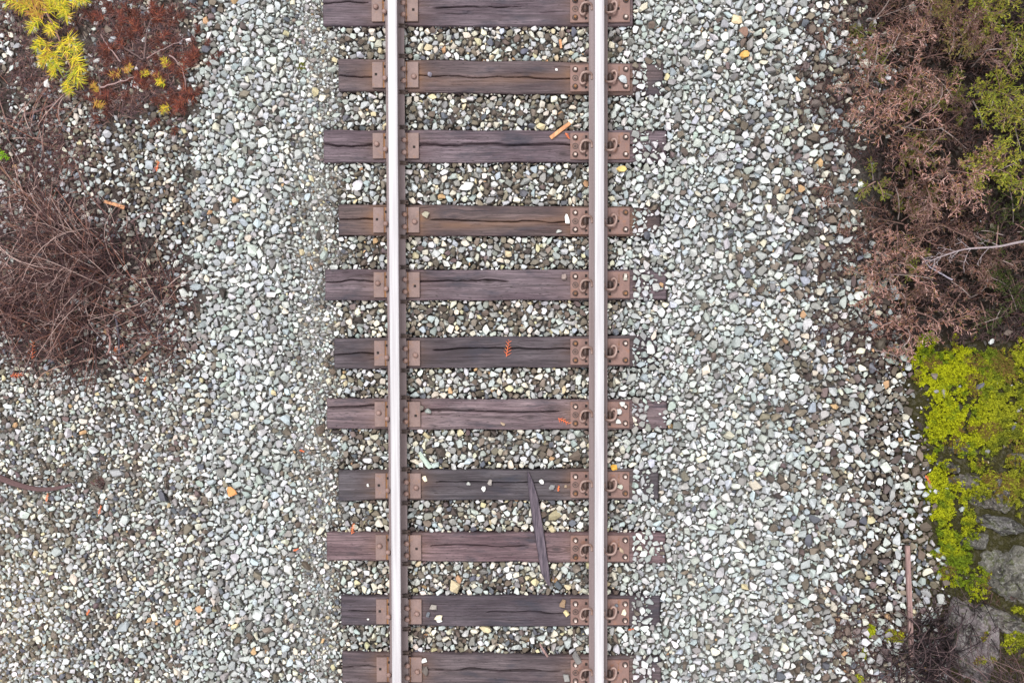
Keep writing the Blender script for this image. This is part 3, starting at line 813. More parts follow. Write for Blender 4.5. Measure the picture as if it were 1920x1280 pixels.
# ------------------------------------------------------------------ moss
def moss():
    r = np.random.default_rng(3); n = 125000
    u = r.uniform(1600, 2060, n); v = r.uniform(600, 1330, n)
    # patches on the map
    def blob(cx, cy, rx, ry, rot=0):
        t = math.radians(rot); dx = (u - cx) * math.cos(t) + (v - cy) * math.sin(t); dy = -(u - cx) * math.sin(t) + (v - cy) * math.cos(t)
        return 1 - np.sqrt((dx / rx) ** 2 + (dy / ry) ** 2)
    f = np.full(n, -1.)
    for b in [(1790, 690, 85, 75), (1870, 690, 80, 60), (1780, 790, 55, 70), (1870, 800, 95, 95), (1960, 800, 110, 190), (1765, 930, 28, 90, -8), (1850, 900, 75, 60), (1790, 1040, 40, 75, -15), (1830, 1085, 28, 40),
              (1830, 985, 45, 35), (1900, 900, 60, 80), (1632, 1175, 9, 20), (1682, 1192, 24, 14), (1618, 1225, 9, 16), (1610, 1272, 8, 10), (1664, 662, 12, 10), (1840, 1190, 11, 14), (1830, 1232, 20, 10), (1860, 1232, 9, 9), (1880, 1205, 9, 5), (1905, 1205, 25, 22), (1910, 1142, 18, 7)]:
        f = np.maximum(f, blob(*b))
    xx = u * .01; yy = v * .01
    f = f + (fbm(xx * 2.6, yy * 2.6, 51) - .5) * 1.1 + (fbm(xx * 11, yy * 11, 52) - .5) * .9
    # extra gaps in the rocky middle
    gap = np.exp(-(((u - 1850) / 60) ** 2 + ((v - 930) / 75) ** 2)) * .5
    f -= gap
    f -= sstep(.52, .70, fbm(xx * 9, yy * 9, 53)) * .5; f -= .7 * np.exp(-((fbm(xx * 3.1, yy * 3.1, 58) - .5) / .018) ** 2) * (u > 1760); k = f > .07 + .10 * RNG.random(n); u, v, f = u[k], v[k], f[k]
    pts = np.array([G(a, b) for a, b in zip(u, v)])
    # ride on top of rocks where they stand higher
    for rs, V in rockpts:
        c0 = V.mean(0); cell = .02
        mi = np.floor((V[:, :2] - V[:, :2].min(0)) / cell).astype(int); sh = mi.max(0) + 1; H = np.full(sh, -9.); np.maximum.at(H, (mi[:, 0], mi[:, 1]), V[:, 2])
        q = np.floor((pts[:, :2] - V[:, :2].min(0)) / cell).astype(int); ok = (q >= 0).all(1) & (q < sh).all(1)
        hz = np.full(len(pts), -9.); hz[ok] = H[q[ok, 0], q[ok, 1]]; pts[:, 2] = np.maximum(pts[:, 2], hz - .004)
    m = len(pts); lump = fbm(pts[:, 0] * 9, pts[:, 1] * 9, 61) * .03 * np.clip(f * 2, 0, 1)
    pts[:, 2] += lump + r.uniform(-.006, .006, m)
    # each tuft: 5 short blades
    nb = 4
    B = np.repeat(pts, nb, 0) + r.normal(0, .004, (m * nb, 3)); D = r.normal(0, .75, (m * nb, 3)); D[:, 2] = r.uniform(.3, 1.2, m * nb)
    V, F = slivers(B, D, r.uniform(.007, .013, m * nb), r.uniform(.0035, .006, m * nb))
    tone = (.45 * fbm(pts[:, 0] * 5, pts[:, 1] * 5, 71) + .55 * fbm(pts[:, 0] * 26, pts[:, 1] * 26, 72))[:, None]; uu, vv = u[:, None], v[:, None]
    yel = np.array((.38, .40, .014)); gre = np.array((.14, .20, .016)); oli = np.array((.17, .16, .03))
    t1 = sstep(.34, .56, tone); far = np.clip(sstep(1800, 1900, uu) * .7 + np.exp(-(((uu - 1860) / 80) ** 2 + ((vv - 940) / 90) ** 2)) * .6, 0, 1)
    c = (yel * t1 + gre * (1 - t1)) * (1 - far) + oli * far * .6 + yel * far * .4 * t1 + gre * far * .1
    c = c * r.uniform(.55, 1.3, (m, 1)); c[r.random(m) < .20] *= .35
    c[(fbm(pts[:, 0] * 8, pts[:, 1] * 8, 75) > .60) & (r.random(m) < .6)] = (.15, .10, .03)
    C = np.repeat(np.repeat(c, nb, 0), 6, 0)
    o = mesh_np('moss', V, F, M_moss, None, C); tag(o, 'bright yellow green moss creeping over rocks and soil on the right', 'moss', None, 'stuff')
    # cushion body under the blades, low pads following the same lumps
    kb = f > .2; q = pts[kb][::2]; S = np.stack([q[:, 0], q[:, 1], np.full(len(q), .0105), np.full(len(q), .009), r.uniform(0, 3, len(q))], 1)
    V, F, C = stone_mesh(S, (c[kb][::2] * .8), q[:, 2] - .008, np.full(len(q), .008), SH_S, 5, .1)
    o2 = mesh_np('moss_cushion', V, F, M_moss, None, C, True); tag(o2, 'dense moss cushions under the yellow green moss tips', 'moss', None, 'stuff')
moss()

# ------------------------------------------------------------------ plants
def rgb(c, n, var=.2, hv=.05):
    return np.array(c)[None] * RNG.uniform(1 - var, 1 + var, (n, 1)) * RNG.uniform(1 - hv, 1 + hv, (n, 3))

def tube_obj(name, Pt, r0, r1, mat_, parent, cols, var=.3, sides=3, org=None):
    K = Pt.shape[1]; N = len(Pt)
    rad = (r0 + (r1 - r0) * np.linspace(0, 1, K))[None] * RNG.uniform(.75, 1.25, (N, 1))
    V, F = tubes(Pt - (0 if org is None else org), rad, sides)
    cols = np.atleast_2d(cols); base = cols[RNG.integers(0, len(cols), N)] * RNG.uniform(1 - var, 1 + var, (N, 1))
    return V, F, np.repeat(base, K * sides, 0)

def join(parts):
    off = 0; Vs, Fs, Cs = [], [], []
    for V, F, C in parts: Vs.append(V); Fs.append(F + off); Cs.append(C); off += len(V)
    return np.concatenate(Vs), np.concatenate(Fs), np.concatenate(Cs)

PINK = [(.44, .235, .20), (.32, .155, .13), (.60, .40, .35), (.19, .09, .07), (.36, .155, .085), (.52, .325, .285), (.17, .14, .03), (.28, .15, .11)]
BROWN = [(.15, .085, .075), (.20, .12, .10), (.11, .065, .06)]
GRN = [(.34, .38, .035), (.50, .48, .05), (.18, .22, .03), (.40, .30, .05), (.26, .28, .03), (.10, .12, .02)]
DGR = [(.045, .065, .012), (.07, .09, .015), (.03, .04, .012)]  # greens darkened to carry the shade of the hollow

def juniper(px, py, rad, label, cols, lift=.16, n0=8, name='dead_juniper', group='dead juniper sprays on the right', heading=None, dens=1.0, cat='shrub'):
    k_ = RNG.uniform(.58, .92); cols = [tuple(c_ * k_ for c_ in c) for c in cols]
    o = G(px, py); root = empty(name, o, label, cat, group)
    R = rad * .0041
    a = RNG.uniform(0, 2 * np.pi, n0) if heading is None else heading + RNG.normal(0, .5, n0)
    D = np.stack([np.cos(a), np.sin(a), RNG.uniform(.1, .6, n0)], 1)
    S = np.repeat(np.zeros((1, 3)), n0, 0) + RNG.normal(0, R * .18, (n0, 3)); S[:, 2] = np.abs(S[:, 2]) * .3
    m0 = walk(S, D, R * RNG.uniform(.75, 1.15, n0), 7, .10, .05)
    m0[..., 2] += lift * np.sin(np.linspace(0, 2.2, 7))[None] * RNG.uniform(.4, 1.2, (n0, 1))
    m1 = grow(m0, int(9 * dens), .42, .75, .14, 5, .12, .25)
    m2 = grow(m1, 6, .42, .7, .16, 4, .1, .2)
    m3 = grow(m2, 5, .5, .65, .16, 3, .1, .2)
    for q in (m0, m1, m2, m3): q[..., 2] = np.maximum(q[..., 2], .005)
    b = join([tube_obj('', m0, .0055, .0025, None, None, BROWN + [(.30, .24, .22)]), tube_obj('', m1, .0026, .0014, None, None, BROWN + cols[:1])])
    mesh_np('branch', b[0], b[1], M_twig, root, b[2])
    V, F, C = join([tube_obj('', m2, .0021, .0012, None, None, cols), tube_obj('', m3, .0024, .0010, None, None, cols)])
    mesh_np('foliage', V, F, M_leaf, root, C)
    return root

jl = [ # px,py,rad,kind
    (1630, 45, 85, 'faded brown juniper spray at the top, nearest the gravel'), (1735, 30, 95, 'faded brown juniper spray at the top edge beside green tips'),
    (1625, 150, 75, 'brown juniper spray spilling over gravel below the topmost one'), (1725, 130, 100, 'dense pinkish brown juniper spray in the upper thicket'),
    (1800, 110, 70, 'brown juniper spray touching the green shrub at the upper right'), (1660, 240, 90, 'brown juniper spray left of the dark hollow in the upper thicket'),
    (1760, 225, 95, 'pinkish juniper spray at the middle of the upper thicket'), (1720, 325, 95, 'rusty juniper spray halfway down the thicket'),
    (1790, 330, 70, 'faded juniper spray bordering the yellow green shrub'), (1670, 420, 85, 'pale pinkish juniper spray leaning onto dark gravel'),
    (1755, 425, 85, 'faded juniper spray just above the bare grey branch'), (1650, 510, 75, 'low pinkish juniper spray below the grey branch, over gravel'),
    (1735, 520, 90, 'broad pinkish juniper spray under the grey branch tip'), (1815, 550, 75, 'pink brown juniper spray directly above the yellow moss'),
    (1695, 600, 62, 'small low juniper spray at the bottom left of the thicket'), (1850, 490, 60, 'twiggy brown juniper spray beside the dark hollow')]
for k, (a, b, r_, lb) in enumerate(jl): juniper(a, b, r_, lb, [tuple(x_ * (.42, .75, 1.08)[k % 3] for x_ in c_) for c_ in PINK], (.08, .22, .36)[k % 3], dens=(1, .9, .8)[k % 3])  # low sprays darker, high ones lighter: depth shade put into the colour
eg = [(1555, 95, 'uppermost'), (1590, 215, 'second'), (1562, 365, 'third'), (1600, 455, 'fourth'), (1625, 560, 'fifth'), (1650, 640, 'lowest')]
for k, (a, b, w_) in enumerate(eg):
    juniper(a, b, 44, 'thin juniper spray out on the gravel, %s of six at the thicket edge' % w_, [tuple(x_ * .8 for x_ in c_) for c_ in PINK], .05, 4, dens=.7)
ug = [(1640, 110), (1690, 190), (1745, 180), (1690, 290), (1640, 350), (1730, 270), (1620, 60), (1700, 380), (1760, 380), (1800, 200), (1690, 480)]
for k, (a, b) in enumerate(ug):
    juniper(a, b, 42, 'low mossy green undergrowth showing between the dead juniper sprays', [(.16, .20, .02), (.24, .26, .03), (.10, .12, .02), (.20, .13, .04)], .04, 6, 'undergrowth_sprig', 'green undergrowth sprigs in the dead juniper', cat='undergrowth')
gl = [(1885, 60, 75, 'yellow green juniper in the upper right corner', GRN), (1845, 20, 60, 'green juniper tips at the top edge among brown sprays', GRN),
      (1850, 170, 60, 'olive green juniper growing out of the brown thicket', GRN), (1905, 215, 75, 'bright yellow green juniper at the right edge', GRN),
      (1835, 320, 55, 'small yellow green juniper tuft inside the brown thicket', GRN), (1900, 330, 65, 'green juniper at the right edge above the dark hollow', GRN),
      (1885, 430, 80, 'very dark green shrub in the hollow at the right edge', DGR), (1895, 560, 75, 'dark green shrub between the brown sprays and the moss', DGR),
      (1790, 60, 60, 'olive and brown juniper near the top edge', [(.20, .20, .04), (.30, .22, .06), (.28, .16, .10)])]
for k, (a, b, r_, lb, cc) in enumerate(gl): juniper(a, b, r_, lb, cc, .2 if cc is not DGR else .08, 10, 'green_juniper', 'green junipers on the right')

def branch_line(name, pts, r0, r1, mat_, label, cat, dz=.05, cols=((.30, .26, .26),), twigs=0, group=None):
    w_ = np.array([G(a, b, dz + (0 if len(q) == 0 else q[0])) for a, b, *q in pts]); o = w_[0].copy()
    K = 22; tt = np.linspace(0, len(w_) - 1, K); Pt = np.stack([np.interp(tt, np.arange(len(w_)), w_[:, k]) for k in range(3)], 1) - o
    Pt += RNG.normal(0, .0025, Pt.shape); Pt[1:-1] = (Pt[:-2] + Pt[1:-1] * 2 + Pt[2:]) / 4
    pt = [tube_obj('', Pt[None], r0, r1, None, None, list(cols), .05, 7)]
    if twigs:
        c = grow(Pt[None], twigs, .22, .7, .15, 5, .2, .2); pt.append(tube_obj('', c, r1 * .7, .0012, None, None, list(cols)))
        c = grow(c, 4, .4, .7, .15, 4, .2, .1); pt.append(tube_obj('', c, .0018, .001, None, None, list(cols)))
    V, F, C = join([p for p in pt])
    ob = mesh_np(name, V, F, M_twig, None, C); ob.location = o; tag(ob, label, cat, group); return ob
branch_line('bare_branch', [(1925, 452, .12), (1870, 462, .14), (1800, 468, .16), (1768, 480, .15), (1738, 492, .1)], .0085, .003, None, 'long bare grey branch reaching in from the right edge', 'branch', .14, ((.34, .29, .30), (.28, .23, .24)), 14)
branch_line('bare_branch', [(1786, 524, .1), (1762, 512, .12), (1742, 500, .12), (1728, 480, .14)], .0085, .003, None, 'short curved grey branch with a broken dark end', 'branch', .12, ((.30, .27, .32),), 5)

def twig_shrub(px, py, n, lmin, lmax, label, cols, arch=.10, spread=.05, heading=None, hs=.6, r0=.0042, r1=.0016, kids=2, name='twiggy_shrub', kid_l=.5):
    o = G(px, py); root = empty(name, o, label, 'shrub', 'bare twiggy shrubs')
    a = RNG.uniform(0, 2 * np.pi, n) if heading is None else np.asarray(heading)[RNG.integers(0, len(np.atleast_1d(heading)), n)] + RNG.normal(0, hs, n)
    L = RNG.uniform(lmin, lmax, n) * .0041
    D = np.stack([np.cos(a), np.sin(a), RNG.uniform(.05, .6, n)], 1); S = RNG.normal(0, spread, (n, 3)); S[:, 2] = np.abs(S[:, 2]) * .2
    Pt = walk(S, D, L, 8, .11, .05); Pt[..., 2] += arch * np.sin(np.linspace(0, 2.7, 8))[None] * RNG.uniform(.2, 1.2, (n, 1)); Pt[..., 2] = np.maximum(Pt[..., 2], .008)
    V, F, C = tube_obj('', Pt, r0, r1, None, None, cols, .35)
    mesh_np('main_stems', V, F, M_twig, root, C)
    if kids:
        c = grow(Pt, kids, kid_l, .6, .16, 6, .15, .1); c2 = grow(c, 2, .5, .6, .15, 4, .2, .1)
        c[..., 2] = np.maximum(c[..., 2], .008); c2[..., 2] = np.maximum(c2[..., 2], .006)
        V, F, C = join([tube_obj('', c, r1 * 1.25, .0011, None, None, cols, .35), tube_obj('', c2, .0016, .0009, None, None, cols, .35)])
        mesh_np('fine_twigs', V, F, M_twig, root, C)
    return root
TWC = [(.11, .056, .052), (.07, .036, .038), (.24, .14, .12), (.05, .026, .028), (.40, .28, .25), (.20, .09, .065), (.07, .036, .036), (.04, .022, .024)]
twig_shrub(175, 480, 150, 60, 190, 'largest bare brown shrub, its crown at the left middle of the photo', TWC, .20, .15, [3.2, 2.6, 3.9, 1.9], .55, kids=3)
twig_shrub(120, 570, 110, 60, 160, 'brown twig tangle just below the largest bare shrub', TWC, .12, .16, None)
twig_shrub(10, 590, 130, 80, 160, 'reddish brown twig tangle cut by the left edge', TWC, .10, .08, [0.2, -.4, .8], .6)
twig_shrub(295, 560, 85, 60, 130, 'thin open twigs spilling onto pale gravel right of the large bare shrub', TWC, .08, .13, None)
twig_shrub(175, 640, 40, 60, 130, 'lower brown twigs fanning down left over small stones', TWC, .07, .08, [3.6, 4.2, 5.0], .6)
twig_shrub(60, 390, 75, 60, 130, 'sparse brown twigs above left of the largest bare shrub', TWC, .08, .10, None)
twig_shrub(50, 250, 70, 50, 130, 'brown twigs at the left edge below the yellow pine branch', TWC, .06, .12, None)
twig_shrub(330, 640, 18, 40, 80, 'small wispy twigs at the edge of the pale ballast', TWC, .05, .06, None)
DK = [(.028, .018, .021), (.045, .028, .032), (.015, .011, .012), (.12, .08, .08)]
twig_shrub(1730, 1245, 50, 60, 130, 'dark twigs rising from the bottom right corner beside the pale board', DK, .16, .08, [.6, .9, 1.2, .2], .4, r0=.0052, r1=.0022, kids=1, name='dark_shrub')
twig_shrub(1800, 1150, 20, 50, 120, 'dark wispy twigs across the long slab and the moss', DK, .38, .08, [3.4, 3.0, 3.8], .5, name='dark_shrub')
twig_shrub(1905, 1285, 38, 90, 170, 'dark purple brown twigs sweeping along the bottom edge at the right', [(.12, .075, .075), (.07, .045, .05), (.20, .13, .12), (.04, .028, .03)], .40, .08, [2.9, 3.2, 2.6], .35, name='dark_shrub')
twig_shrub(1745, 1200, 90, 40, 90, 'dense black twig tangle right of the pale pinkish board', DK, .12, .10, None, r0=.0052, r1=.0024, kids=1, name='dark_shrub')
twig_shrub(1680, 1270, 40, 40, 100, 'low dark twigs on gravel at the bottom edge left of the board foot', DK, .06, .09, None, name='dark_shrub')

# pine branches with needle tufts
def tuft(root, px, py, rpx, cols, z=.06, n=70, up=.35):
    c = np.array(G(px, py, z)) - np.array(root.location); R = rpx * .0041
    ax = c[:2] + RNG.normal(0, .06, 2); an = math.atan2(ax[1], ax[0]) if up < .9 else RNG.uniform(0, 6.28); A = np.array([math.cos(an), math.sin(an), .12]); S_ = np.array([-A[1], A[0], 0]); U_ = np.array([0, 0, 1.])
    tq = RNG.uniform(-.75, .45, n); B = c + A * (tq * R)[:, None] + RNG.normal(0, R * .04, (n, 3)); ph = RNG.uniform(0, 2 * np.pi, n); op = RNG.uniform(.5, 1.7, n) - .4 * tq
    D = A * np.cos(op)[:, None] + (S_ * np.cos(ph)[:, None] + U_ * (np.sin(ph) * .6 + .1)[:, None]) * np.sin(op)[:, None]
    V, F = slivers(B, D, R * RNG.uniform(.55, .95, n), RNG.uniform(.0026, .0040, n))
    C = np.repeat(np.array(cols)[RNG.integers(0, len(cols), n)] * RNG.uniform(.75, 1.25, (n, 1)), 6, 0)
    return mesh_np('needle_tuft', V, F, M_leaf, root, C)
def stem(root, pts, r0, r1, cols, z=.05, name='stem'):
    w_ = np.array([G(a, b, z) for a, b in pts]) - np.array(root.location); K = 14; tt = np.linspace(0, len(w_) - 1, K)
    Pt = np.stack([np.interp(tt, np.arange(len(w_)), w_[:, k]) for k in range(3)], 1); Pt += RNG.normal(0, .003, Pt.shape)
    V, F, C = tube_obj('', Pt[None], r0, r1, None, None, cols, .1, 6); return mesh_np(name, V, F, M_twig, root, C)
YEL = [(.76, .62, .03), (.56, .55, .03), (.78, .56, .05), (.34, .40, .03), (.60, .36, .06), (.26, .28, .03)]
ORY = [(.50, .27, .06), (.42, .18, .06), (.48, .36, .05)]
REDN = [(.20, .05, .032), (.15, .05, .04), (.27, .085, .045), (.10, .04, .036)]
p = empty('pine_branch', G(100, 20), 'yellow needled pine branch hanging into the upper left corner', 'branch')
stem(p, [(75, -30), (85, 20), (105, 60), (118, 95), (130, 120), (140, 150)], .008, .003, [(.24, .13, .10)], .10)
stem(p, [(85, 20), (60, 10), (35, 0)], .005, .002, [(.3, .16, .11)], .10); stem(p, [(112, 80), (90, 95), (78, 108)], .005, .002, [(.3, .16, .11)], .10); stem(p, [(85, 25), (70, 42)], .004, .002, [(.3, .16, .11)], .10); stem(p, [(95, 10), (125, 8), (150, 0)], .005, .002, [(.3, .16, .11)], .10)
for a, b, r_, cc in [(64, 46, 17, YEL), (96, 54, 15, YEL), (72, 84, 14, YEL), (88, 100, 21, ORY + YEL), (105, 118, 20, YEL), (80, 112, 14, ORY + YEL), (138, 84, 20, YEL), (122, 92, 16, YEL), (145, 120, 22, YEL), (143, 146, 19, YEL), (128, 165, 15, YEL), (98, 132, 13, YEL),
                     (20, 2, 22, ORY + YEL), (48, 12, 20, ORY + YEL), (75, 3, 22, ORY), (95, 5, 20, YEL), (122, 26, 17, YEL), (115, 8, 18, YEL), (150, 0, 18, YEL), (45, -8, 22, ORY), (66, 25, 15, ORY)]:
    tuft(p, a, b, r_ * 1.3, cc, .11, 95)
def redpine(x, y, label, tufts, stems):
    q = empty('dead_pine_seedling', G(x, y), label, 'seedling', 'dead red pine seedlings')
    for s_ in stems: stem(q, s_, .006, .002, [(.13, .085, .08), (.3, .2, .19)], .05)
    for a, b, r_, cc in tufts:
        tuft(q, a, b, r_, cc, .05, 70, .2)
        for _ in range(5): tuft(q, a + RNG.normal(0, 19), b + RNG.normal(0, 19), r_ * RNG.uniform(.6, 1.0), [tuple(x_ * .55 for x_ in c_) for c_ in REDN] + [(.16, .08, .07)], .03, 55, .2)
redpine(270, 110, 'dead dark red pine seedling with black forked stems in the upper left', [(200, 88, 16, REDN), (225, 80, 16, REDN), (300, 25, 18, REDN), (285, 12, 16, REDN), (255, 50, 18, REDN), (310, 65, 16, REDN), (225, 30, 18, REDN), (185, 30, 16, REDN), (215, 140, 14, REDN + ORY)],
        [[(270, 110), (275, 60), (283, 38), (300, 25)], [(275, 108), (310, 90), (350, 72)], [(268, 112), (240, 95), (190, 60)], [(225, 115), (205, 90), (188, 64)]])
redpine(345, 170, 'dead rusty red pine seedling at the edge of the pale ballast', [(352, 175, 20, REDN), (340, 190, 18, REDN), (335, 200, 16, REDN), (355, 110, 18, REDN), (365, 100, 15, REDN), (345, 125, 16, REDN), (310, 118, 13, ORY + YEL), (296, 145, 15, ORY + REDN), (300, 155, 12, YEL), (308, 205, 15, YEL + ORY), (320, 125, 14, REDN)],
        [[(318, 103), (340, 122), (347, 150), (347, 168)], [(345, 172), (330, 195), (310, 205)]])
redpine(188, 180, 'small dead red and orange pine seedling right below the yellow branch', [(190, 178, 17, REDN), (186, 196, 13, ORY), (178, 165, 13, ORY), (262, 140, 16, REDN), (240, 130, 13, ORY), (258, 155, 14, REDN), (272, 138, 11, ORY + YEL)], [[(188, 180), (186, 150), (184, 118)], [(188, 165), (230, 152), (262, 140)]])
q = empty('green_fern', G(3, 289), 'tiny bright green fern tip at the left edge', 'fern'); 
for a, b in [(-4, 280), (4, 287), (12, 294), (0, 296)]: tuft(q, a, b, 9, [(.30, .52, .02), (.22, .45, .02)], .04, 30)
q = empty('moss_tuft', G(568, 120), 'small olive green moss tuft in the fine gravel left of the second tie', 'moss tuft')
tuft(q, 568, 116, 8, [(.18, .20, .03), (.12, .12, .03)], .002, 90, 1.0); tuft(q, 566, 126, 10, [(.20, .20, .04), (.12, .12, .03)], .0, 90, 1.0)

# root, sticks, boards
branch_line('buried_root', [(-25, 885), (0, 895), (30, 908), (70, 917), (105, 916), (135, 908)], .030, .012, None, 'thick dark curved root half buried at the left edge', 'root', .03, ((.085, .05, .055), (.11, .065, .065)))
branch_line('fallen_branch', [(50, 214), (75, 208), (100, 195), (120, 178)], .010, .005, None, 'short thick brown stick on soil below the yellow pine branch', 'branch', .02, ((.17, .10, .095),))
branch_line('fallen_branch', [(-10, 300), (25, 340), (70, 388), (115, 425), (160, 450)], .008, .005, None, 'long rusty brown stick slanting down to the largest bare shrub', 'branch', .08, ((.20, .11, .075),))
branch_line('fallen_branch', [(178, 670), (140, 682), (105, 688), (80, 700), (60, 725)], .007, .004, None, 'pale curved stick along the lower rim of the twig tangle', 'branch', .06, ((.30, .19, .15),), 4)
branch_line('fallen_branch', [(200, 615), (207, 635), (205, 655), (200, 665)], .010, .007, None, 'short thick hooked pinkish stick inside the twig tangle', 'branch', .05, ((.33, .20, .18),))
branch_line('fallen_branch', [(216, 590), (222, 625), (224, 665)], .008, .005, None, 'straight dark slate stick beside the hooked pinkish one', 'branch', .04, ((.09, .08, .10),))
branch_line('fallen_branch', [(245, 417), (265, 402), (290, 398), (305, 402)], .008, .004, None, 'arched dark mauve stick on gravel above the open twigs', 'branch', .02, ((.17, .11, .11),))
branch_line('fallen_branch', [(1325, 300), (1345, 290), (1370, 282), (1395, 276)], .006, .003, None, 'thin dark stick on the pale gravel right of the tie ends', 'branch', .03, ((.13, .10, .12),))

def board(name, pts, wds, z0, th, m, label, cat, jag=.3, lift=0):
    """flat splinter following pts with half widths (px)"""
    pw = [np.array(P(a, b, float(z_))) for (a, b), z_ in zip(pts, z0)]; w_ = np.array(pw); o = w_[0].copy(); K = 26; tt = np.linspace(0, len(w_) - 1, K)
    C = np.stack([np.interp(tt, np.arange(len(w_)), w_[:, k]) for k in range(2)], 1); hw = np.interp(tt, np.arange(len(w_)), wds) * PX; z = np.interp(tt, np.arange(len(w_)), z0)
    T = np.gradient(C, axis=0); T /= np.linalg.norm(T, axis=1, keepdims=True); Nn = np.stack([-T[:, 1], T[:, 0]], 1)
    V = []
    for k in range(K):
        j = RNG.normal(0, jag * .001, 2)
        for sx, sz in ((-1, 0), (-.8, 1), (-.2, 1.12), (.35, .95), (.85, 1.05), (1, 0)):
            q = C[k] + Nn[k] * (hw[k] * sx + j[0]); V.append((q[0] - o[0], q[1] - o[1], z[k] + th * sz + j[1]))
    V = np.array(V); n = 6; F = []
    for k in range(K - 1):
        for i in range(n): F.append((k * n + i, k * n + (i + 1) % n, (k + 1) * n + (i + 1) % n, (k + 1) * n + i))
    F += [(0, 1, 2, 5), (2, 3, 4, 5)] + [((K - 1) * n + 5, (K - 1) * n + 2, (K - 1) * n + 1, (K - 1) * n), ((K - 1) * n + 5, (K - 1) * n + 4, (K - 1) * n + 3, (K - 1) * n + 2)]
    ob = mesh_np(name, V, np.array(F)[:, ::-1], m); ob.location = (o[0], o[1], 0); tag(ob, label, cat)
    bm = bmesh.new(); bm.from_mesh(ob.data); bmesh.ops.recalc_face_normals(bm, faces=bm.faces); bm.to_mesh(ob.data); bm.free()
    return ob
board('wood_splinter', [(990, 884), (995, 905), (1001, 935), (1008, 980), (1016, 1030), (1022, 1070), (1029, 1095)], [1.5, 6, 9, 9.5, 9, 9, 3], [.004, .005, .006, .012, .006, .0, -.008], .022, M_darkwood, 'long black wooden splinter lying across two ties left of the right rail', 'wood splinter')
board('wood_stick', [(1032, 259), (1045, 249), (1058, 239), (1069, 231)], [4, 4, 4, 3.5], [.002, .004, -.004, -.010], .012, M_tanwood, 'short orange tan stick at the upper edge of the third tie', 'stick', .2)
zb = [G(1703, y)[2] + .05 for y in (1022, 1090, 1160, 1229)]
board('wood_board', [(1701, 1022), (1703, 1090), (1706, 1160), (1708, 1229)], [4.5, 5, 5, 4.5], zb, .022, M_palewood, 'long narrow pinkish board standing upright in the photo beside dark twigs', 'board', .25)
zz = [G(215, 380)[2] + .03] * 3
board('bark_piece', [(196, 378), (214, 383), (234, 390)], [3, 3.5, 4], zz, .012, M_tanwood, 'small tan bark strip on gravel above the large bare shrub', 'bark', .5)
zz = [G(270, 670)[2] + .035] * 3
board('bark_piece', [(252, 683), (268, 668), (288, 655)], [2, 4, 2], zz, .012, M_bark, 'rusty brown bark sliver below the open twigs', 'bark', .5)
board('wood_sliver', [(1050, 75), (1051, 82), (1052, 91)], [2.5, 2.5, 2], [.0, .0, -.005], .010, M_tanwood, 'tiny orange wood sliver in the stones between the first two ties', 'wood sliver')
board('wood_sliver', [(1012, 1205), (1018, 1217), (1027, 1230)], [1.5, 2.5, 2], [.0, .0, -.005], .010, M_palewood, 'thin brown wood sliver in the stones above the lowest tie', 'wood sliver')

# red orange cedar sprigs
def sprig(px, py, ang, ln, label, z=None, col=((.58, .13, .05), (.45, .10, .045), (.62, .20, .08)), onto='g'):
    ln = ln * .85
    o = G(px, py, .03) if z is None else P(px, py, z); root_o = np.array(o)
    n = 10; L = ln * PX; t = np.linspace(.05, 1, n); a = math.radians(ang); dr = np.array([math.cos(a), math.sin(a), .03])
    pr = np.array([-dr[1], dr[0], 0]); B = [np.zeros(3) - dr * L * .5]; D = [dr]; Ls = [L]
    for k in range(n):
        s_ = 1 if k % 2 else -1
        B.append(-dr * L * .5 + dr * L * t[k] * .9); D.append(dr * .7 + pr * s_ * .8 + np.array([0, 0, .15])); Ls.append(L * .33 * RNG.uniform(.6, 1.2) * (1.1 - .5 * t[k]))
    V, F = slivers(np.array(B), np.array(D), np.array(Ls), np.full(len(B), .0052))
    C = np.repeat(np.array(col)[RNG.integers(0, len(col), len(B))], 6, 0)
    ob = mesh_np('cedar_sprig', V, F, M_leaf, None, C); ob.location = root_o; tag(ob, label, 'sprig', 'fallen red orange cedar sprigs')
for a in [(952, 652, 80, 40, 'bright red orange sprig, the largest, on the dark middle tie', .012), (1058, 789, -25, 30, 'orange sprig touching the right tie plate on the palest tie', .012), (661, 990, 80, 26, 'orange sprig at the upper left edge of the reddish tie', .01),
          (1064, 255, -60, 16, 'small orange leaf bit right of the tan stick on the third tie', .01), (1047, 915, 80, 14, 'small orange sprig on the dark slate tie right of the splinter', .012), (1183, 1179, 10, 13, 'orange sprig on the stones right of the right rail near the bottom'),
          (295, 312, 75, 24, 'orange sprig on small stones above left of the cream stone'), (61, 655, 85, 44, 'long orange sprig hanging in the twig tangle at far left'), (222, 652, 30, 30, 'orange sprig beside the dark slate stick'), (32, 703, 5, 34, 'flat orange sprig below the twig tangle near the left edge'),
          (88, 932, 75, 20, 'orange sprig just under the buried root'), (187, 955, 70, 22, 'orange sprig below the maroon rock'), (272, 710, 60, 14, 'small rusty sprig below the bark sliver'), (555, 1030, 20, 14, 'orange bit in fine gravel left of the reddish tie'), (566, 845, -20, 12, 'orange bit in fine gravel above the slate tie'),
          (1740, 898, -60, 22, 'orange sprig where the gravel meets the moss'), (1851, 934, 85, 12, 'tiny orange leaf on the mossy broad rock'), (165, 1147, 60, 16, 'orange sprig in the small stones at the lower left'), (1709, 165, 70, 16, 'orange sprig inside the juniper thicket'), (247, 44, -60, 18, 'orange leaf caught in the dead red seedling')]:
    sprig(a[0], a[1], a[2], a[3], a[4], a[5] if len(a) > 5 else None)

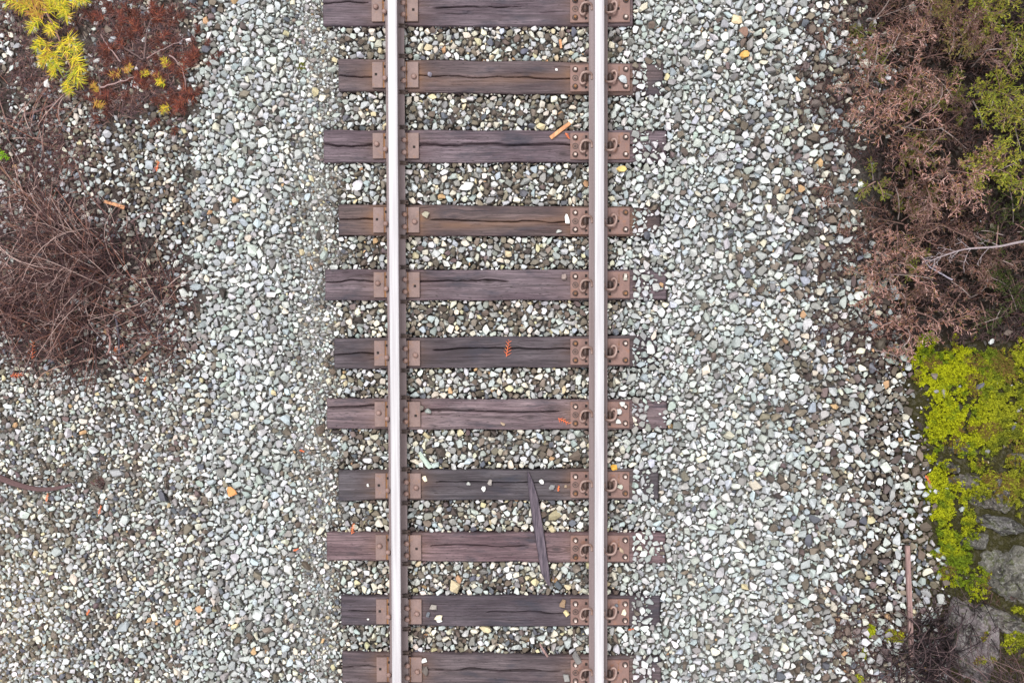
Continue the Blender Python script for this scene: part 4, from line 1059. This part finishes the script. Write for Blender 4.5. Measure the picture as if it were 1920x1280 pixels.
# single stones lying on ties and plates
def loose(px, py, a, b, rot, col, label, z=0.0, name='loose_stone', group='single stones lying on the ties'):
    V, F = SH_L[int(RNG.integers(0, 30))]; s = PX * .5
    th = math.radians(rot); v = V * np.array([a * s, b * s, min(a, b) * s * .8]); v = np.stack([v[:, 0] * math.cos(th) - v[:, 1] * math.sin(th), v[:, 0] * math.sin(th) + v[:, 1] * math.cos(th), v[:, 2]], 1)
    o = P(px, py, z) if z is not None else G(px, py, .02)
    ob = mesh_np(name, v - np.array([0, 0, v[:, 2].min()]), F, M_stone, None, np.repeat(np.array([col]), len(v), 0)); ob.location = o; tag(ob, label, 'stone', group)
WH, CR, GRY, TA, SL, TN, YE = (.74, .73, .70), (.70, .62, .46), (.40, .40, .38), (.15, .125, .11), (.13, .14, .16), (.36, .27, .19), (.66, .55, .30)
for a in [(799, 402, 19, 13, -15, (.36, .33, .25), 'flat olive grey stone on the warm brown tie near its knot'), (1064, 412, 10, 21, 5, WH, 'white oblong stone touching the right plate on the warm brown tie'), (1047, 434, 12, 8, 20, GRY, 'small grey chip near the lower edge of the warm brown tie'),
          (791, 764, 13, 11, 20, TA, 'dark brown stone touching the left plate of the palest tie'), (802, 770, 14, 12, 0, (.25, .27, .25), 'square greenish grey stone on the palest tie beside a darker one'), (943, 794, 11, 7, -50, TN, 'tan chip near the lower edge of the palest tie'),
          (796, 897, 9, 15, 20, CR, 'cream stone right of the left plate on the slate tie'), (878, 906, 9, 8, 0, GRY, 'small grey stone on the slate tie, left one of a pair'), (907, 916, 9, 14, -10, WH, 'white notched stone on the middle of the slate tie'), (919, 903, 12, 13, 0, (.30, .27, .25), 'grey brown stone at mid slate tie next to the white one'),
          (1015, 902, 10, 11, 20, WH, 'white stone immediately right of the splinter tip'), (1036, 912, 14, 11, 20, (.2, .2, .2), 'dark grey stone on the slate tie between splinter and right plate'), (1061, 911, 6, 7, 0, TN, 'tiny tan stone beside the right plate of the slate tie'), (690, 909, 6, 7, 0, WH, 'tiny white stone on the slate tie left of the left rail'),
          (812, 1137, 19, 12, -10, (.30, .27, .24), 'tan grey stone, topmost of the cluster on the blue grey tie'), (803, 1151, 10, 12, -30, SL, 'slate stone, leftmost of the cluster on the blue grey tie'), (823, 1156, 22, 11, 5, CR, 'cream angular stone, lowest of the cluster on the blue grey tie'), (824, 1163, 12, 6, 0, WH, 'white chip below the cream stone of the cluster'),
          (1055, 1130, 12, 18, -15, (.24, .16, .10), 'brown stone near the right plate of the blue grey tie'), (1062, 1148, 12, 13, 30, YE, 'pale yellow square stone near the right plate of the blue grey tie'),
          (798, 1256, 13, 24, 0, (.12, .10, .09), 'dark brown stone beside the left plate on the lowest tie'), (795, 1237, 12, 9, 15, WH, 'white stone above the dark one on the lowest tie'), (1082, 1233, 15, 28, 25, (.17, .16, .155), 'leaf shaped dark stone over the upper edge of the lowest tie'), (1061, 1268, 14, 20, 10, (.24, .23, .22), 'grey oval stone at the bottom edge left of the right plate'),
          (1057, 520, 13, 14, 0, (.27, .21, .19), 'brownish stone on the smooth mauve tie near the right plate'), (806, 140, 9, 10, 0, (.22, .20, .24), 'small slate chip on the second tie near the left plate'), (1043, 131, 6, 6, 0, WH, 'tiny white chip on the second tie near the right plate'),
          (690, 1160, 5, 4, 0, WH, 'tiny white chip on the blue grey tie left of the left rail')]:
    loose(*a[:7])
for a in [(1167, 149, 19, 19, 20, (.42, .44, .45), 'grey stone resting on the right plate of the second tie'), (1172, 520, 10, 16, 0, (.45, .42, .36), 'pale stone on the right plate of the mauve tie'), (1156, 1134, 9, 7, 20, SL, 'dark slate pebble on the right plate of the blue grey tie'), (1170, 1147, 10, 14, -10, CR, 'cream stone on the right plate of the blue grey tie'),
          (1165, 1030, 8, 16, 30, TN, 'tan stone on the right plate of the reddish tie'), (1163, 912, 12, 12, 0, (.42, .42, .36), 'olive grey stone on the right plate of the slate tie'), (1161, 772, 14, 12, 0, (.46, .46, .45), 'grey stone on the right plate of the palest tie'), (1166, 757, 12, 12, 0, (.52, .51, .48), 'pale stone above the grey one on the palest tie plate'), (1160, 790, 12, 10, 0, (.5, .5, .48), 'pale stone below the grey one on the palest tie plate')]:
    loose(*a[:7], z=.017)
for a in [(437, 920, 21, 22, 20, (.62, .27, .10), 'bright orange stone on the pale left shoulder'), (797, 862, 14, 46, 32, (.42, .50, .43), 'long pale green stone beside the left rail above the slate tie'), (1152, 876, 20, 14, -10, (.62, .34, .06), 'orange yellow stone right of the right rail above the slate tie'), (1165, 317, 22, 14, 10, (.60, .44, .16), 'ochre stone right of the right rail above the warm brown tie'),
          (1220, 655, 18, 22, 0, (.6, .6, .58), 'white block among stones over the end of the middle tie'), (514, 735, 12, 15, 30, (.5, .42, .25), 'yellowish stone on the left shoulder'), (1395, 103, 20, 16, 30, (.60, .34, .10), 'orange stone on the right shoulder near the top'), (1395, 62, 22, 18, -40, (.2, .12, .09), 'brown stone on the right shoulder near the top')]:
    loose(*a[:7], z=None, group='odd coloured stones in the ballast')

# ------------------------------------------------------------------ litter of needles and twig bits
def litter():
    r = np.random.default_rng(17)
    spec = [((-60, 380), (-60, 330), 24000, .72), ((-60, 360), (300, 760), 9000, .5), ((1450, 1980), (-60, 640), 26000, .75), ((1560, 1980), (1080, 1330), 5000, .6), ((1560, 1720), (600, 700), 600, .5)]
    U, Vv = [], []
    for (u0, u1), (v0, v1), n, dn in spec:
        u = r.uniform(u0, u1, n); v = r.uniform(v0, v1, n)
        f = fbm(u * .02, v * .02, 81); lim_ = 375 - 190 * sstep(170, 260, v + 80 * (f - .5)) * sstep(330 + 130, 380, v) - 40 * (v > 400); edge = sstep(lim_ + 20, lim_ - 50, u + 120 * (f - .5)) if u0 < 500 else sstep(1450, 1640, u + 160 * (f - .5))
        if v0 == 300: edge = edge * sstep(760, 640, v + 80 * (f - .5)) * sstep(340 - 20, 400, v + u * .35)
        k = r.random(n) < edge * sstep(.36, .60, f) * 1.2; U.append(u[k]); Vv.append(v[k])
    u = np.concatenate(U); v = np.concatenate(Vv); n = len(u)
    pts = np.array([G(a, b) for a, b in zip(u, v)]); pts[:, 2] += r.uniform(.004, .028, n)
    a = r.uniform(0, 2 * np.pi, n); D = np.stack([np.cos(a), np.sin(a), r.normal(0, .25, n)], 1)
    V, F = slivers(pts, D, r.uniform(.02, .075, n), r.uniform(.003, .0055, n))
    pal = np.array([(.095, .052, .055), (.13, .072, .072), (.06, .036, .042), (.22, .14, .125), (.10, .055, .05), (.17, .075, .055)])
    C = pal[r.integers(0, len(pal), n)] * r.uniform(.7, 1.3, (n, 1)) * np.where(u > 1400, .42, .85)[:, None]  # right-hand litter darkened, painting in the shade below the thicket
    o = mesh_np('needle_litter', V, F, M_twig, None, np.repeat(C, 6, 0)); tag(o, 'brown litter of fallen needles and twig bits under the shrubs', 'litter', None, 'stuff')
litter()
print('objects', len(bpy.data.objects), 'faces', sum(len(m.polygons) for m in bpy.data.meshes))
